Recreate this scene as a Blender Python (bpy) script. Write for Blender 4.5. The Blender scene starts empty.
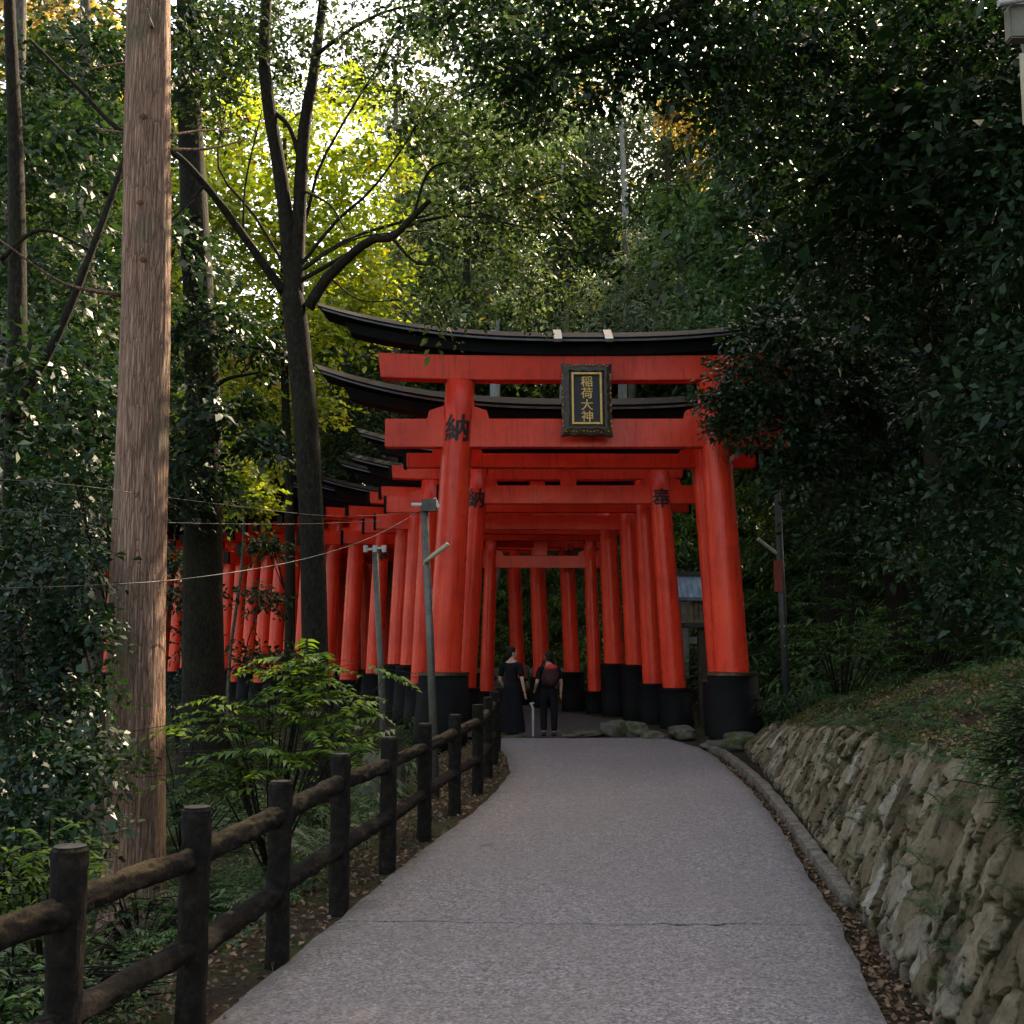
import bpy, bmesh, math, random
import numpy as np
from mathutils import Vector, Matrix, noise as MN
rng = np.random.default_rng(7); random.seed(7)
sc = bpy.context.scene
C = sc.collection
PI = math.pi
R = math.radians
F = 1150.0; PITCH = math.atan(128 / F); EYE = 1.70

def P(px, py, D):
    """world point seen at a photo pixel at distance D (metres along +Y): used to read off real positions"""
    xc = (px - 512) / F; yc = (512 - py) / F
    Y = math.cos(PITCH) - yc * math.sin(PITCH); Z = math.sin(PITCH) + yc * math.cos(PITCH)
    t = D / Y
    return Vector((xc * t, D, EYE + Z * t))
def zat(py, D): return P(512, py, D).z
def xat(px, py, D): return P(px, py, D).x

# ------------------------------------------------------------------ materials
def new_mat(name):
    m = bpy.data.materials.new(name); m.use_nodes = True
    nt = m.node_tree; nt.nodes.clear()
    out = nt.nodes.new('ShaderNodeOutputMaterial'); b = nt.nodes.new('ShaderNodeBsdfPrincipled')
    nt.links.new(b.outputs[0], out.inputs[0])
    return m, nt, b, out
def N(nt, t, **kw):
    n = nt.nodes.new(t)
    for k, v in kw.items():
        if k in n.inputs: n.inputs[k].default_value = v
        else: setattr(n, k, v)
    return n
def ramp(nt, fac, stops):
    r = nt.nodes.new('ShaderNodeValToRGB'); nt.links.new(fac, r.inputs[0])
    el = r.color_ramp.elements
    while len(el) < len(stops): el.new(0.5)
    for e, (p, c) in zip(el, stops): e.position = p; e.color = (*c, 1)
    return r.outputs[0]
def mixc(nt, fac, a, b, mode='MIX'):
    m = nt.nodes.new('ShaderNodeMix'); m.data_type = 'RGBA'; m.blend_type = mode
    for sock, v in ((m.inputs[0], fac), (m.inputs[6], a), (m.inputs[7], b)):
        if isinstance(v, bpy.types.NodeSocket): nt.links.new(v, sock)
        elif isinstance(v, (int, float)): sock.default_value = v
        else: sock.default_value = (*v, 1)
    return m.outputs[2]
def coords(nt, scale=(1, 1, 1)):
    tc = nt.nodes.new('ShaderNodeTexCoord'); mp = nt.nodes.new('ShaderNodeMapping')
    mp.inputs['Scale'].default_value = scale
    nt.links.new(tc.outputs['Object'], mp.inputs[0]); return mp.outputs[0]
def noise(nt, vec, scale, detail=6, rough=0.55, dist=0.0):
    n = N(nt, 'ShaderNodeTexNoise', Scale=scale, Detail=detail, Roughness=rough, Distortion=dist)
    nt.links.new(vec, n.inputs['Vector']); return n.outputs['Fac']
def bump(nt, b, h, strength=0.5, dist=0.01):
    n = N(nt, 'ShaderNodeBump', Strength=strength, Distance=dist)
    nt.links.new(h, n.inputs['Height']); nt.links.new(n.outputs[0], b.inputs['Normal'])

def surf(name, ca, cb, scale=4, rough=0.7, stretch=(1, 1, 1), bs=0.4, bd=0.01, metal=0, fine=None, stops=(0.35, 0.68), coat=0):
    m, nt, b, o = new_mat(name)
    v = coords(nt, stretch); n = noise(nt, v, scale)
    col = ramp(nt, n, [(stops[0], ca), (stops[1], cb)])
    h = noise(nt, v, scale * 6, 8, 0.6)
    if fine: col = mixc(nt, ramp(nt, h, [(0.45, (0, 0, 0)), (0.7, (1, 1, 1))]), col, fine)
    nt.links.new(col, b.inputs['Base Color'])
    b.inputs['Roughness'].default_value = rough; b.inputs['Metallic'].default_value = metal
    b.inputs['Coat Weight'].default_value = coat
    if rough >= .7: b.inputs['Specular IOR Level'].default_value = .12
    bump(nt, b, h, bs, bd)
    return m

def leafmat(name, dark, mid, light, accent=None, acc=0.0, rough=0.42, trans=0.35, spec=0.5):
    m, nt, b, o = new_mat(name)
    a = nt.nodes.new('ShaderNodeAttribute'); a.attribute_name = 'rnd'
    v = coords(nt); n = noise(nt, v, 0.55, 3)
    s = N(nt, 'ShaderNodeMath', operation='MULTIPLY_ADD'); nt.links.new(n, s.inputs[0]); s.inputs[1].default_value = 0.9
    s2 = N(nt, 'ShaderNodeMath', operation='MULTIPLY_ADD'); nt.links.new(a.outputs['Fac'], s2.inputs[0]); s2.inputs[1].default_value = 0.55; s2.inputs[2].default_value = -0.22
    nt.links.new(s2.outputs[0], s.inputs[2])
    col = ramp(nt, s.outputs[0], [(0.2, dark), (0.5, mid), (0.82, light)])
    if accent:
        n2 = noise(nt, v, 1.3, 3)
        mx = N(nt, 'ShaderNodeMath', operation='MULTIPLY'); nt.links.new(n2, mx.inputs[0]); nt.links.new(a.outputs['Fac'], mx.inputs[1])
        col = mixc(nt, ramp(nt, mx.outputs[0], [(0.62 - acc, (0, 0, 0)), (0.64 - acc, (1, 1, 1))]), col, accent)
    nt.links.new(col, b.inputs['Base Color'])
    b.inputs['Roughness'].default_value = rough; b.inputs['Specular IOR Level'].default_value = spec
    t = nt.nodes.new('ShaderNodeBsdfTranslucent')
    tcol = mixc(nt, 1.0, col, (1.0, 1.08, 0.5), 'MULTIPLY'); 
    g = N(nt, 'ShaderNodeMix', data_type='RGBA')
    nt.links.new(tcol, t.inputs['Color'])
    ms = nt.nodes.new('ShaderNodeMixShader'); ms.inputs[0].default_value = trans
    nt.links.new(b.outputs[0], ms.inputs[1]); nt.links.new(t.outputs[0], ms.inputs[2]); nt.links.new(ms.outputs[0], o.inputs[0])
    return m

M = {}
def vermilion():
    m, nt, b, o = new_mat('vermilion_paint')
    v = coords(nt); n = noise(nt, v, 1.6, 6, 0.65)
    base = ramp(nt, n, [(0.3, (0.58, 0.030, 0.014)), (0.55, (0.78, 0.046, 0.021)), (0.8, (0.84, 0.068, 0.032))])
    vs = coords(nt, (9, 9, 0.6)); st = noise(nt, vs, 2.2, 5, 0.6)
    base = mixc(nt, ramp(nt, st, [(0.54, (0, 0, 0)), (0.72, (0.65, 0.65, 0.65))]), base, (0.26, 0.018, 0.010))
    ck = N(nt, 'ShaderNodeTexVoronoi', Scale=2.5, feature='DISTANCE_TO_EDGE'); nt.links.new(coords(nt, (14, 14, .5)), ck.inputs['Vector'])
    base = mixc(nt, ramp(nt, ck.outputs['Distance'], [(0.0, (.55, .55, .55)), (0.018, (0, 0, 0))]), base, (0.16, 0.012, 0.008))
    sp = noise(nt, v, 60, 3, 0.5)
    base = mixc(nt, ramp(nt, sp, [(0.70, (0, 0, 0)), (0.76, (0.6, 0.6, 0.6))]), base, (0.70, 0.08, 0.04))
    nt.links.new(base, b.inputs['Base Color'])
    nt.links.new(ramp(nt, n, [(0.3, (0.36, 0.36, 0.36)), (0.7, (0.24, 0.24, 0.24))]), b.inputs['Roughness'])
    b.inputs['Specular IOR Level'].default_value = 0.24
    bump(nt, b, noise(nt, vs, 6, 4), 0.2, 0.012)
    return m
M['red'] = vermilion()
M['black'] = surf('black_lacquer', (0.003, 0.003, 0.0035), (0.007, 0.0065, 0.006), 3, 0.62, bs=0.1)
M['black'].node_tree.nodes['Principled BSDF'].inputs['Specular IOR Level'].default_value = .08
M['roof'] = surf('dark_copper_sheet', (0.003, 0.003, 0.003), (0.007, 0.0065, 0.006), 5, 0.6, metal=0.0, bs=0.15)
M['roof'].node_tree.nodes['Principled BSDF'].inputs['Specular IOR Level'].default_value = .03
M['bronze'] = surf('bronze_rim', (0.05, 0.025, 0.012), (0.12, 0.065, 0.03), 8, 0.4, metal=0.6)
M['ink'] = surf('black_ink', (0.006, 0.005, 0.006), (0.012, 0.01, 0.01), 8, 0.6)
M['gold'] = surf('gilding', (0.50, 0.27, 0.06), (0.72, 0.44, 0.12), 12, 0.35, metal=0.25)
M['darkwood'] = surf('dark_carved_wood', (0.02, 0.012, 0.006), (0.05, 0.03, 0.012), 12, 0.5)
M['steel'] = surf('galvanised_pipe', (0.045, 0.05, 0.045), (0.095, 0.10, 0.09), 8, 0.5, metal=0.4, fine=(0.16, 0.12, 0.08))
M['darksteel'] = surf('dark_painted_pipe', (0.02, 0.025, 0.024), (0.045, 0.05, 0.045), 8, 0.5)
M['white'] = surf('white_plastic', (0.32, 0.31, 0.29), (0.45, 0.44, 0.42), 6, 0.5)
M['cream'] = surf('cream_plastic', (0.28, 0.23, 0.14), (0.38, 0.32, 0.21), 6, 0.5)
M['concrete'] = surf('pole_concrete', (0.10, 0.09, 0.07), (0.19, 0.17, 0.135), 5, 0.85, fine=(0.15, 0.14, 0.11))
M['wire'] = surf('cable_rubber', (0.02, 0.02, 0.018), (0.05, 0.05, 0.045), 8, 0.6)
M['palewire'] = surf('pale_cable', (0.05, 0.06, 0.04), (0.10, 0.115, 0.08), 8, 0.6)
M['stonepale'] = surf('pale_granite', (0.24, 0.23, 0.20), (0.38, 0.36, 0.32), 5, 0.85, fine=(0.14, 0.15, 0.10))
M['copperblue'] = surf('patinated_copper', (0.14, 0.22, 0.28), (0.28, 0.40, 0.48), 6, 0.45, metal=0.3)
M['cloth'] = surf('black_cloth', (0.004, 0.004, 0.005), (0.010, 0.010, 0.012), 20, 0.85)
M['skin'] = surf('skin', (0.42, 0.22, 0.15), (0.50, 0.28, 0.19), 10, 0.5)
M['hair'] = surf('black_hair', (0.008, 0.006, 0.005), (0.02, 0.015, 0.012), 20, 0.45)
M['hair'].node_tree.nodes['Principled BSDF'].inputs['Specular IOR Level'].default_value = .1
M['bagcloth'] = surf('dark_brown_bag_cloth', (0.03, 0.012, 0.01), (0.05, 0.018, 0.016), 20, 0.7)
M['redcloth'] = surf('red_cloth', (0.4, 0.03, 0.03), (0.5, 0.05, 0.04), 20, 0.7)
M['rust'] = surf('rusty_red_box', (0.16, 0.02, 0.012), (0.25, 0.035, 0.02), 10, 0.5)

def path_mat():
    m, nt, b, o = new_mat('exposed_aggregate_concrete')
    v = coords(nt)
    big = noise(nt, v, 0.7, 4, 0.5); mid = noise(nt, v, 6, 5, 0.6)
    vo = N(nt, 'ShaderNodeTexVoronoi', Scale=75.0); nt.links.new(v, vo.inputs['Vector'])
    vo2 = N(nt, 'ShaderNodeTexVoronoi', Scale=38.0); nt.links.new(v, vo2.inputs['Vector'])
    base = ramp(nt, vo.outputs['Color'], [(0.15, (0.055, 0.044, 0.040)), (0.5, (0.184, 0.150, 0.142)), (0.9, (0.44, 0.38, 0.355))])
    base2 = ramp(nt, vo2.outputs['Color'], [(0.2, (0.08, 0.065, 0.058)), (0.6, (0.185, 0.156, 0.146)), (0.95, (0.34, 0.295, 0.275))])
    c = mixc(nt, 0.42, base, base2)
    c = mixc(nt, ramp(nt, big, [(0.35, (0.0, 0, 0)), (0.7, (0.45, 0.45, 0.45))]), c, (0.165, 0.13, 0.118))
    c = mixc(nt, ramp(nt, mid, [(0.48, (0, 0, 0)), (0.75, (0.4, 0.4, 0.4))]), c, (0.125, 0.105, 0.105))
    wn = noise(nt, coords(nt, (2.2, 0.35, 1)), 1.4, 5, 0.65)
    c = mixc(nt, ramp(nt, wn, [(0.5, (0, 0, 0)), (0.75, (0.3, 0.3, 0.3))]), c, (0.13, 0.11, 0.105))
    dk = noise(nt, v, 3.2, 3, .4); c = mixc(nt, ramp(nt, dk, [(0.70, (0, 0, 0)), (0.74, (.5, .5, .5))]), c, (0.07, 0.058, 0.05))
    at = nt.nodes.new('ShaderNodeAttribute'); at.attribute_name = 'edge'
    em = N(nt, 'ShaderNodeMath', operation='MULTIPLY'); nt.links.new(at.outputs['Fac'], em.inputs[0]); nt.links.new(ramp(nt, mid, [(0.3, (0.25, 0.25, 0.25)), (0.6, (1, 1, 1))]), em.inputs[1]); c = mixc(nt, .13, c, (0, 0, 0))
    c = mixc(nt, em.outputs[0], c, (0.06, 0.05, 0.035))
    nt.links.new(c, b.inputs['Base Color']); b.inputs['Roughness'].default_value = 0.8
    bump(nt, b, vo.outputs['Distance'], 0.5, 0.006)
    return m
M['path'] = path_mat()

def soil_mat():
    m, nt, b, o = new_mat('forest_soil')
    v = coords(nt)
    n = noise(nt, v, 1.2, 8, 0.65); f = noise(nt, v, 14, 8, 0.7)
    c = ramp(nt, n, [(0.3, (0.018, 0.012, 0.007)), (0.5, (0.045, 0.03, 0.017)), (0.62, (0.03, 0.04, 0.012)), (0.8, (0.05, 0.07, 0.018))])
    c = mixc(nt, ramp(nt, f, [(0.5, (0, 0, 0)), (0.7, (0.8, 0.8, 0.8))]), c, (0.10, 0.062, 0.035))
    nt.links.new(c, b.inputs['Base Color']); b.inputs['Roughness'].default_value = 0.95; b.inputs['Specular IOR Level'].default_value = .1
    bump(nt, b, f, 1.0, 0.05)
    return m
M['soil'] = soil_mat()

def bark(name, a, b_, c, moss=(0.05, 0.06, 0.02), mossamt=0.45, vscale=0.12, bd=0.03):
    m, nt, b, o = new_mat(name)
    v = coords(nt, (1, 1, vscale))
    n = noise(nt, v, 34, 8, 0.68, 0.15); n2 = noise(nt, coords(nt), 1.5, 5, 0.6)
    n3 = noise(nt, v, 60, 4, 0.6)
    col = ramp(nt, n, [(0.34, a), (0.5, b_), (0.66, c)])
    col = mixc(nt, ramp(nt, n3, [(0.45, (0, 0, 0)), (0.7, (0.45, 0.45, 0.45))]), col, a)
    col = mixc(nt, ramp(nt, n2, [(0.52, (0, 0, 0)), (0.72, (mossamt,) * 3)]), col, moss)
    nt.links.new(col, b.inputs['Base Color']); b.inputs['Roughness'].default_value = 0.9; b.inputs['Specular IOR Level'].default_value = .12
    bump(nt, b, n, 0.9, bd)
    return m
def cedar_mat():
    m, nt, b, o = new_mat('cedar_bark')
    f1 = noise(nt, coords(nt, (1, 1, .045)), 62, 10, 0.72, .25); f2 = noise(nt, coords(nt, (1, 1, .12)), 26, 8, .65, .5); f3 = noise(nt, coords(nt), 2.0, 6, .6)
    col = ramp(nt, f1, [(0.32, (0.10, 0.045, 0.026)), (0.46, (0.30, 0.155, 0.10)), (0.56, (0.42, 0.245, 0.165)), (0.70, (0.56, 0.38, 0.27))])
    col = mixc(nt, ramp(nt, f2, [(0.38, (.55, .55, .55)), (0.52, (0, 0, 0))]), col, (0.12, 0.055, 0.035))
    ck = N(nt, 'ShaderNodeTexVoronoi', Scale=1.0, feature='DISTANCE_TO_EDGE'); wv = nt.nodes.new('ShaderNodeVectorMath'); wv.operation = 'ADD'
    nn = N(nt, 'ShaderNodeTexNoise', Scale=4.0, Detail=4.0); nt.links.new(coords(nt), nn.inputs['Vector']); nt.links.new(nn.outputs['Color'], wv.inputs[1]); nt.links.new(coords(nt, (44, 44, 3.2)), wv.inputs[0]); nt.links.new(wv.outputs[0], ck.inputs['Vector'])
    col = mixc(nt, ramp(nt, ck.outputs['Distance'], [(0.0, (.6, .6, .6)), (0.06, (0, 0, 0))]), col, (0.06, 0.028, 0.018))
    col = mixc(nt, ramp(nt, f3, [(0.50, (0, 0, 0)), (0.68, (.6, .6, .6))]), col, (0.11, 0.105, 0.06))
    nt.links.new(col, b.inputs['Base Color']); b.inputs['Roughness'].default_value = .92
    mm = N(nt, 'ShaderNodeMath', operation='MULTIPLY_ADD'); nt.links.new(ramp(nt, ck.outputs['Distance'], [(0, (0, 0, 0)), (.12, (1, 1, 1))]), mm.inputs[0]); mm.inputs[1].default_value = .5; nt.links.new(f1, mm.inputs[2])
    bump(nt, b, mm.outputs[0], 1.0, .035); return m
M['cedar'] = cedar_mat()
M['darkbark'] = bark('dark_bark', (0.006, 0.005, 0.0035), (0.017, 0.014, 0.010), (0.036, 0.030, 0.02), (0.026, 0.032, 0.012), 0.5, 0.4)
M['knotbark'] = bark('knot_bark', (0.05, 0.025, 0.015), (0.10, 0.052, 0.033), (0.18, 0.10, 0.065), (0.08, 0.07, 0.04), 0.3, 0.5)
M['greybark'] = bark('grey_bark', (0.04, 0.033, 0.026), (0.09, 0.075, 0.06), (0.16, 0.135, 0.11), (0.08, 0.09, 0.04), 0.4, 0.25)
M['palebark'] = bark('pale_bark', (0.2, 0.19, 0.17), (0.33, 0.31, 0.28), (0.46, 0.43, 0.4), (0.2, 0.2, 0.14), 0.3, 0.3)

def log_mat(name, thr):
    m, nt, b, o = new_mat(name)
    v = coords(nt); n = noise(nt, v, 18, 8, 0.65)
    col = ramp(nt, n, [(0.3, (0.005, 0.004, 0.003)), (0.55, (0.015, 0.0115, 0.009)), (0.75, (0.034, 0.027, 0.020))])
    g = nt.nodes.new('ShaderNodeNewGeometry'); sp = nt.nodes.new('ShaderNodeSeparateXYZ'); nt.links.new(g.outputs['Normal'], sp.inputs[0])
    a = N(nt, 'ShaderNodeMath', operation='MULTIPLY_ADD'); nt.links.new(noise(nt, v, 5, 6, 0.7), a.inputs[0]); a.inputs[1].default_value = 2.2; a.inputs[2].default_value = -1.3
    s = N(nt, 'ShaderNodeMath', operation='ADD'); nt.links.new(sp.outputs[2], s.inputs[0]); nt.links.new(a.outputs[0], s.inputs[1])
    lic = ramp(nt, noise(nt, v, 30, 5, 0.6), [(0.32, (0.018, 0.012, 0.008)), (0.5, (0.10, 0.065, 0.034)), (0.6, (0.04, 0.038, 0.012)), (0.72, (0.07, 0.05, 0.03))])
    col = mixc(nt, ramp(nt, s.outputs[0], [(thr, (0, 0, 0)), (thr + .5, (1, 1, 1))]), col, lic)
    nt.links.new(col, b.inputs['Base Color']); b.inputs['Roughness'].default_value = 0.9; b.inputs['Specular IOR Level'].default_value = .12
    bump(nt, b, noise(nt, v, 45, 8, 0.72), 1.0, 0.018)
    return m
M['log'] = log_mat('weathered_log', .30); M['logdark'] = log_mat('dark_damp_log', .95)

def stone_mat(name='wall_stone', bright=1.0):
    m, nt, b, o = new_mat(name)
    v = coords(nt); a = nt.nodes.new('ShaderNodeAttribute'); a.attribute_name = 'stone'
    j = nt.nodes.new('ShaderNodeAttribute'); j.attribute_name = 'joint'
    k = bright
    col = ramp(nt, a.outputs['Fac'], [(0.0, (0.12 * k, 0.085 * k, 0.050 * k)), (0.3, (0.24 * k, 0.175 * k, 0.105 * k)), (0.6, (0.34 * k, 0.26 * k, 0.165 * k)), (0.9, (0.36 * k, 0.30 * k, 0.215 * k)), (1.0, (0.52 * k, 0.45 * k, 0.36 * k))])
    n = noise(nt, v, 9, 8, 0.7)
    col = mixc(nt, ramp(nt, n, [(0.42, (0, 0, 0)), (0.72, (0.8, 0.8, 0.8))]), col, (0.09, 0.066, 0.040))
    n2 = noise(nt, v, 2.6, 6, 0.7)
    mm = N(nt, 'ShaderNodeMath', operation='ADD'); nt.links.new(ramp(nt, n2, [(0.53, (0, 0, 0)), (0.66, (0.85, 0.85, 0.85))]), mm.inputs[0]); nt.links.new(ramp(nt, j.outputs['Fac'], [(0.25, (0, 0, 0)), (0.9, (1, 1, 1))]), mm.inputs[1]); mm.use_clamp = True
    col = mixc(nt, mm.outputs[0], col, mixc(nt, n, (0.050, 0.045, 0.012), (0.03, 0.020, 0.010)))
    nt.links.new(col, b.inputs['Base Color']); b.inputs['Roughness'].default_value = 0.92; b.inputs['Specular IOR Level'].default_value = .15
    bump(nt, b, noise(nt, v, 34, 10, 0.78), 1.0, 0.045)
    return m
M['stone'] = stone_mat()
def mossy_stone():
    m, nt, b, o = new_mat('mossy_boulder')
    v = coords(nt); n = noise(nt, v, 6, 8, 0.7)
    col = ramp(nt, n, [(0.3, (0.045, 0.04, 0.03)), (0.7, (0.14, 0.125, 0.095))])
    col = mixc(nt, ramp(nt, noise(nt, v, 4, 6), [(0.5, (0, 0, 0)), (0.6, (0.9, 0.9, 0.9))]), col, (0.045, 0.052, 0.014))
    nt.links.new(col, b.inputs['Base Color']); b.inputs['Roughness'].default_value = 0.9; b.inputs['Specular IOR Level'].default_value = .12
    bump(nt, b, noise(nt, v, 25, 8, 0.7), 0.7, 0.02); return m
M['boulder'] = mossy_stone()

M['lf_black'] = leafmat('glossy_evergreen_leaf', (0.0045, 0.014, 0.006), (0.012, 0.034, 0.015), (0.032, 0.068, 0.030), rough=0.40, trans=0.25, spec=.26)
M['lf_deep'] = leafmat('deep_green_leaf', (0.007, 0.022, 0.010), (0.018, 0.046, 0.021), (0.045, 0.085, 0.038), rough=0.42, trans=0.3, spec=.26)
M['lf_oak'] = leafmat('evergreen_oak_leaf', (0.009, 0.020, 0.008), (0.026, 0.045, 0.019), (0.07, 0.095, 0.042), (0.32, 0.24, 0.06), 0.015, rough=0.5, trans=0.42, spec=.2)
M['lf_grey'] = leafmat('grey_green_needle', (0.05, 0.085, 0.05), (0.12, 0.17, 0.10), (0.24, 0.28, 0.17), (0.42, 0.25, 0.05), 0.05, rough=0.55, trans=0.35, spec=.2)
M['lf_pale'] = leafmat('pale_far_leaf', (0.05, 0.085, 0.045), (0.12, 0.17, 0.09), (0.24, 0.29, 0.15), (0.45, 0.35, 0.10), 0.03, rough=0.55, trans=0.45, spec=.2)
M['lf_mid'] = leafmat('mid_green_leaf', (0.03, 0.07, 0.030), (0.07, 0.14, 0.06), (0.15, 0.24, 0.10), rough=0.5, trans=0.4, spec=.2)
M['lf_maple'] = leafmat('maple_leaf', (0.14, 0.19, 0.02), (0.30, 0.36, 0.05), (0.55, 0.50, 0.11), (0.50, 0.24, 0.03), 0.05, rough=0.5, trans=0.6)
M['lf_orange'] = leafmat('autumn_leaf', (0.28, 0.16, 0.05), (0.46, 0.29, 0.11), (0.58, 0.42, 0.22), rough=0.5, trans=0.55)
M['lf_shrub'] = leafmat('bright_shrub_leaf', (0.02, 0.055, 0.008), (0.065, 0.13, 0.018), (0.17, 0.26, 0.04), (0.40, 0.38, 0.04), 0.03, rough=0.42, trans=0.45)
M['lf_low'] = leafmat('low_herb_leaf', (0.014, 0.040, 0.012), (0.035, 0.085, 0.024), (0.08, 0.15, 0.045), rough=0.45, trans=0.4)
M['fern'] = leafmat('fern_leaf', (0.010, 0.034, 0.012), (0.027, 0.070, 0.024), (0.07, 0.13, 0.043), rough=0.6, spec=.25, trans=0.4)
M['bamboo'] = leafmat('dwarf_bamboo_leaf', (0.03, 0.065, 0.022), (0.075, 0.135, 0.05), (0.16, 0.23, 0.085), rough=0.6, spec=.25, trans=0.35)
M['litter'] = leafmat('dry_leaf', (0.06, 0.03, 0.015), (0.14, 0.07, 0.035), (0.26, 0.15, 0.08), rough=0.8, trans=0.1)
M['moss'] = leafmat('moss', (0.035, 0.036, 0.008), (0.085, 0.078, 0.015), (0.17, 0.14, 0.028), (0.2, 0.1, 0.04), 0.06, rough=0.8, trans=0.2)

# ------------------------------------------------------------------ mesh helpers
class MB:
    def __init__(s): s.v = []; s.f = []; s.n = 0; s.attr = {}
    def add(s, v, f):
        v = np.asarray(v, float).reshape(-1, 3); s.v.append(v)
        s.f += [tuple(i + s.n for i in q) for q in f]; s.n += len(v); return s
    def box(s, x0, x1, y0, y1, z0, z1):
        v = [(x, y, z) for z in (z0, z1) for y in (y0, y1) for x in (x0, x1)]
        return s.add(v, [(0, 2, 3, 1), (4, 5, 7, 6), (0, 1, 5, 4), (2, 6, 7, 3), (0, 4, 6, 2), (1, 3, 7, 5)])
    def tube(s, pts, rad, seg=10, cap=True, jit=0.0, smooth=0):
        pts = [Vector(p) for p in pts]
        if not hasattr(rad, '__len__'): rad = [rad] * len(pts)
        if smooth: pts, rad = catmull(pts, rad, smooth)
        v = []; f = []; n = len(pts)
        ref = Vector((0.13, 0.21, 1)) if abs((pts[-1] - pts[0]).normalized().z) < 0.9 else Vector((1, 0.1, 0))
        for i, p in enumerate(pts):
            t = (pts[min(i + 1, n - 1)] - pts[max(i - 1, 0)]).normalized()
            a = t.cross(ref).normalized(); b = t.cross(a)
            for k in range(seg):
                an = 2 * PI * k / seg; r = rad[i] * (1 + (random.uniform(-jit, jit) if jit else 0))
                v.append(p + a * (r * math.cos(an)) + b * (r * math.sin(an)))
        for i in range(n - 1):
            for k in range(seg):
                k2 = (k + 1) % seg
                f.append((i * seg + k, i * seg + k2, (i + 1) * seg + k2, (i + 1) * seg + k))
        if cap:
            f.append(tuple(range(seg - 1, -1, -1))); f.append(tuple((n - 1) * seg + k for k in range(seg)))
        return s.add([tuple(q) for q in v], f)
    def build(s, name, mat, parent=None, smooth=False, bevel=0):
        me = bpy.data.meshes.new(name)
        me.from_pydata(np.concatenate(s.v).tolist() if s.v else [], [], s.f)
        me.validate()
        bm = bmesh.new(); bm.from_mesh(me); bmesh.ops.recalc_face_normals(bm, faces=bm.faces)
        if bevel:
            es = [e for e in bm.edges if e.is_manifold and e.calc_face_angle(0) > 0.6]
            bmesh.ops.bevel(bm, geom=es, offset=bevel, segments=2, affect='EDGES', clamp_overlap=True)
        bm.to_mesh(me); bm.free()
        if smooth:
            me.polygons.foreach_set('use_smooth', [True] * len(me.polygons))
        return link(name, me, mat, parent)
def link(name, me, mat, parent=None):
    o = bpy.data.objects.new(name, me); C.objects.link(o)
    if mat:
        me.materials.clear(); me.materials.append(M[mat] if isinstance(mat, str) else mat)
    if parent: o.parent = parent
    return o
def catmull(pts, rad, k):
    P_ = [pts[0] * 2 - pts[1]] + pts + [pts[-1] * 2 - pts[-2]]; out = []; ro = []
    for i in range(1, len(P_) - 2):
        for j in range(k):
            t = j / k; a, b, c, d = P_[i - 1], P_[i], P_[i + 1], P_[i + 2]
            out.append(0.5 * ((2 * b) + (c - a) * t + (2 * a - 5 * b + 4 * c - d) * t * t + (3 * b - a - 3 * c + d) * t ** 3))
            ro.append(rad[i - 1] * (1 - t) + rad[i] * t)
    out.append(pts[-1]); ro.append(rad[-1]); return out, ro
def tag(o, label=None, cat=None, group=None, kind=None):
    if label: o['label'] = label
    if cat: o['category'] = cat
    if group: o['group'] = group
    if kind: o['kind'] = kind
    return o
def empty(name, loc=(0, 0, 0), rz=0):
    o = bpy.data.objects.new(name, None); C.objects.link(o); o.location = loc; o.rotation_euler = (0, 0, rz)
    o.empty_display_size = 0.2
    return o
def quads(name, V, mat, parent=None, rnd=None, nper=4):
    """V: (n,nper,3) array of separate faces"""
    n = len(V); me = bpy.data.meshes.new(name)
    me.vertices.add(n * nper); me.vertices.foreach_set('co', np.ascontiguousarray(V, dtype=np.float32).ravel())
    me.loops.add(n * nper); me.loops.foreach_set('vertex_index', np.arange(n * nper, dtype=np.int32))
    me.polygons.add(n); me.polygons.foreach_set('loop_start', np.arange(n, dtype=np.int32) * nper)
    try: me.polygons.foreach_set('loop_total', np.full(n, nper, dtype=np.int32))
    except Exception: pass
    a = me.attributes.new('rnd', 'FLOAT', 'FACE')
    a.data.foreach_set('value', (rng.random(n) if rnd is None else rnd).astype(np.float32))
    me.update(calc_edges=True)
    return link(name, me, mat, parent)
def unit(a): return a / (np.linalg.norm(a, axis=-1, keepdims=True) + 1e-9)
def leaves(Pn, size, aspect=0.45, up=0.6, droop=0.25, fold=0.12):
    """one leaf (a pointed folded face) at every point"""
    n = len(Pn)
    d = rng.normal(size=(n, 3)); d[:, 2] = d[:, 2] * 0.5 - droop; d = unit(d)
    nr = rng.normal(size=(n, 3)); nr[:, 2] += up; nr = unit(nr)
    s = unit(np.cross(d, nr)); nn = np.cross(s, d)
    L = (size * rng.uniform(0.6, 1.25, n))[:, None]
    V = np.stack([Pn, Pn + d * L * 0.5 + s * L * aspect * 0.5 + nn * L * fold, Pn + d * L, Pn + d * L * 0.45 - s * L * aspect * 0.5 + nn * L * fold], 1)
    return V
def twigs(c, r, n, squash=0.75, inner=0.35):
    d = unit(rng.normal(size=(n, 3))); rr = r * (inner + (1 - inner) * rng.random(n) ** 0.6)
    p = d * rr[:, None]; p[:, 2] *= squash
    return np.asarray(c)[None] + p
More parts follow.
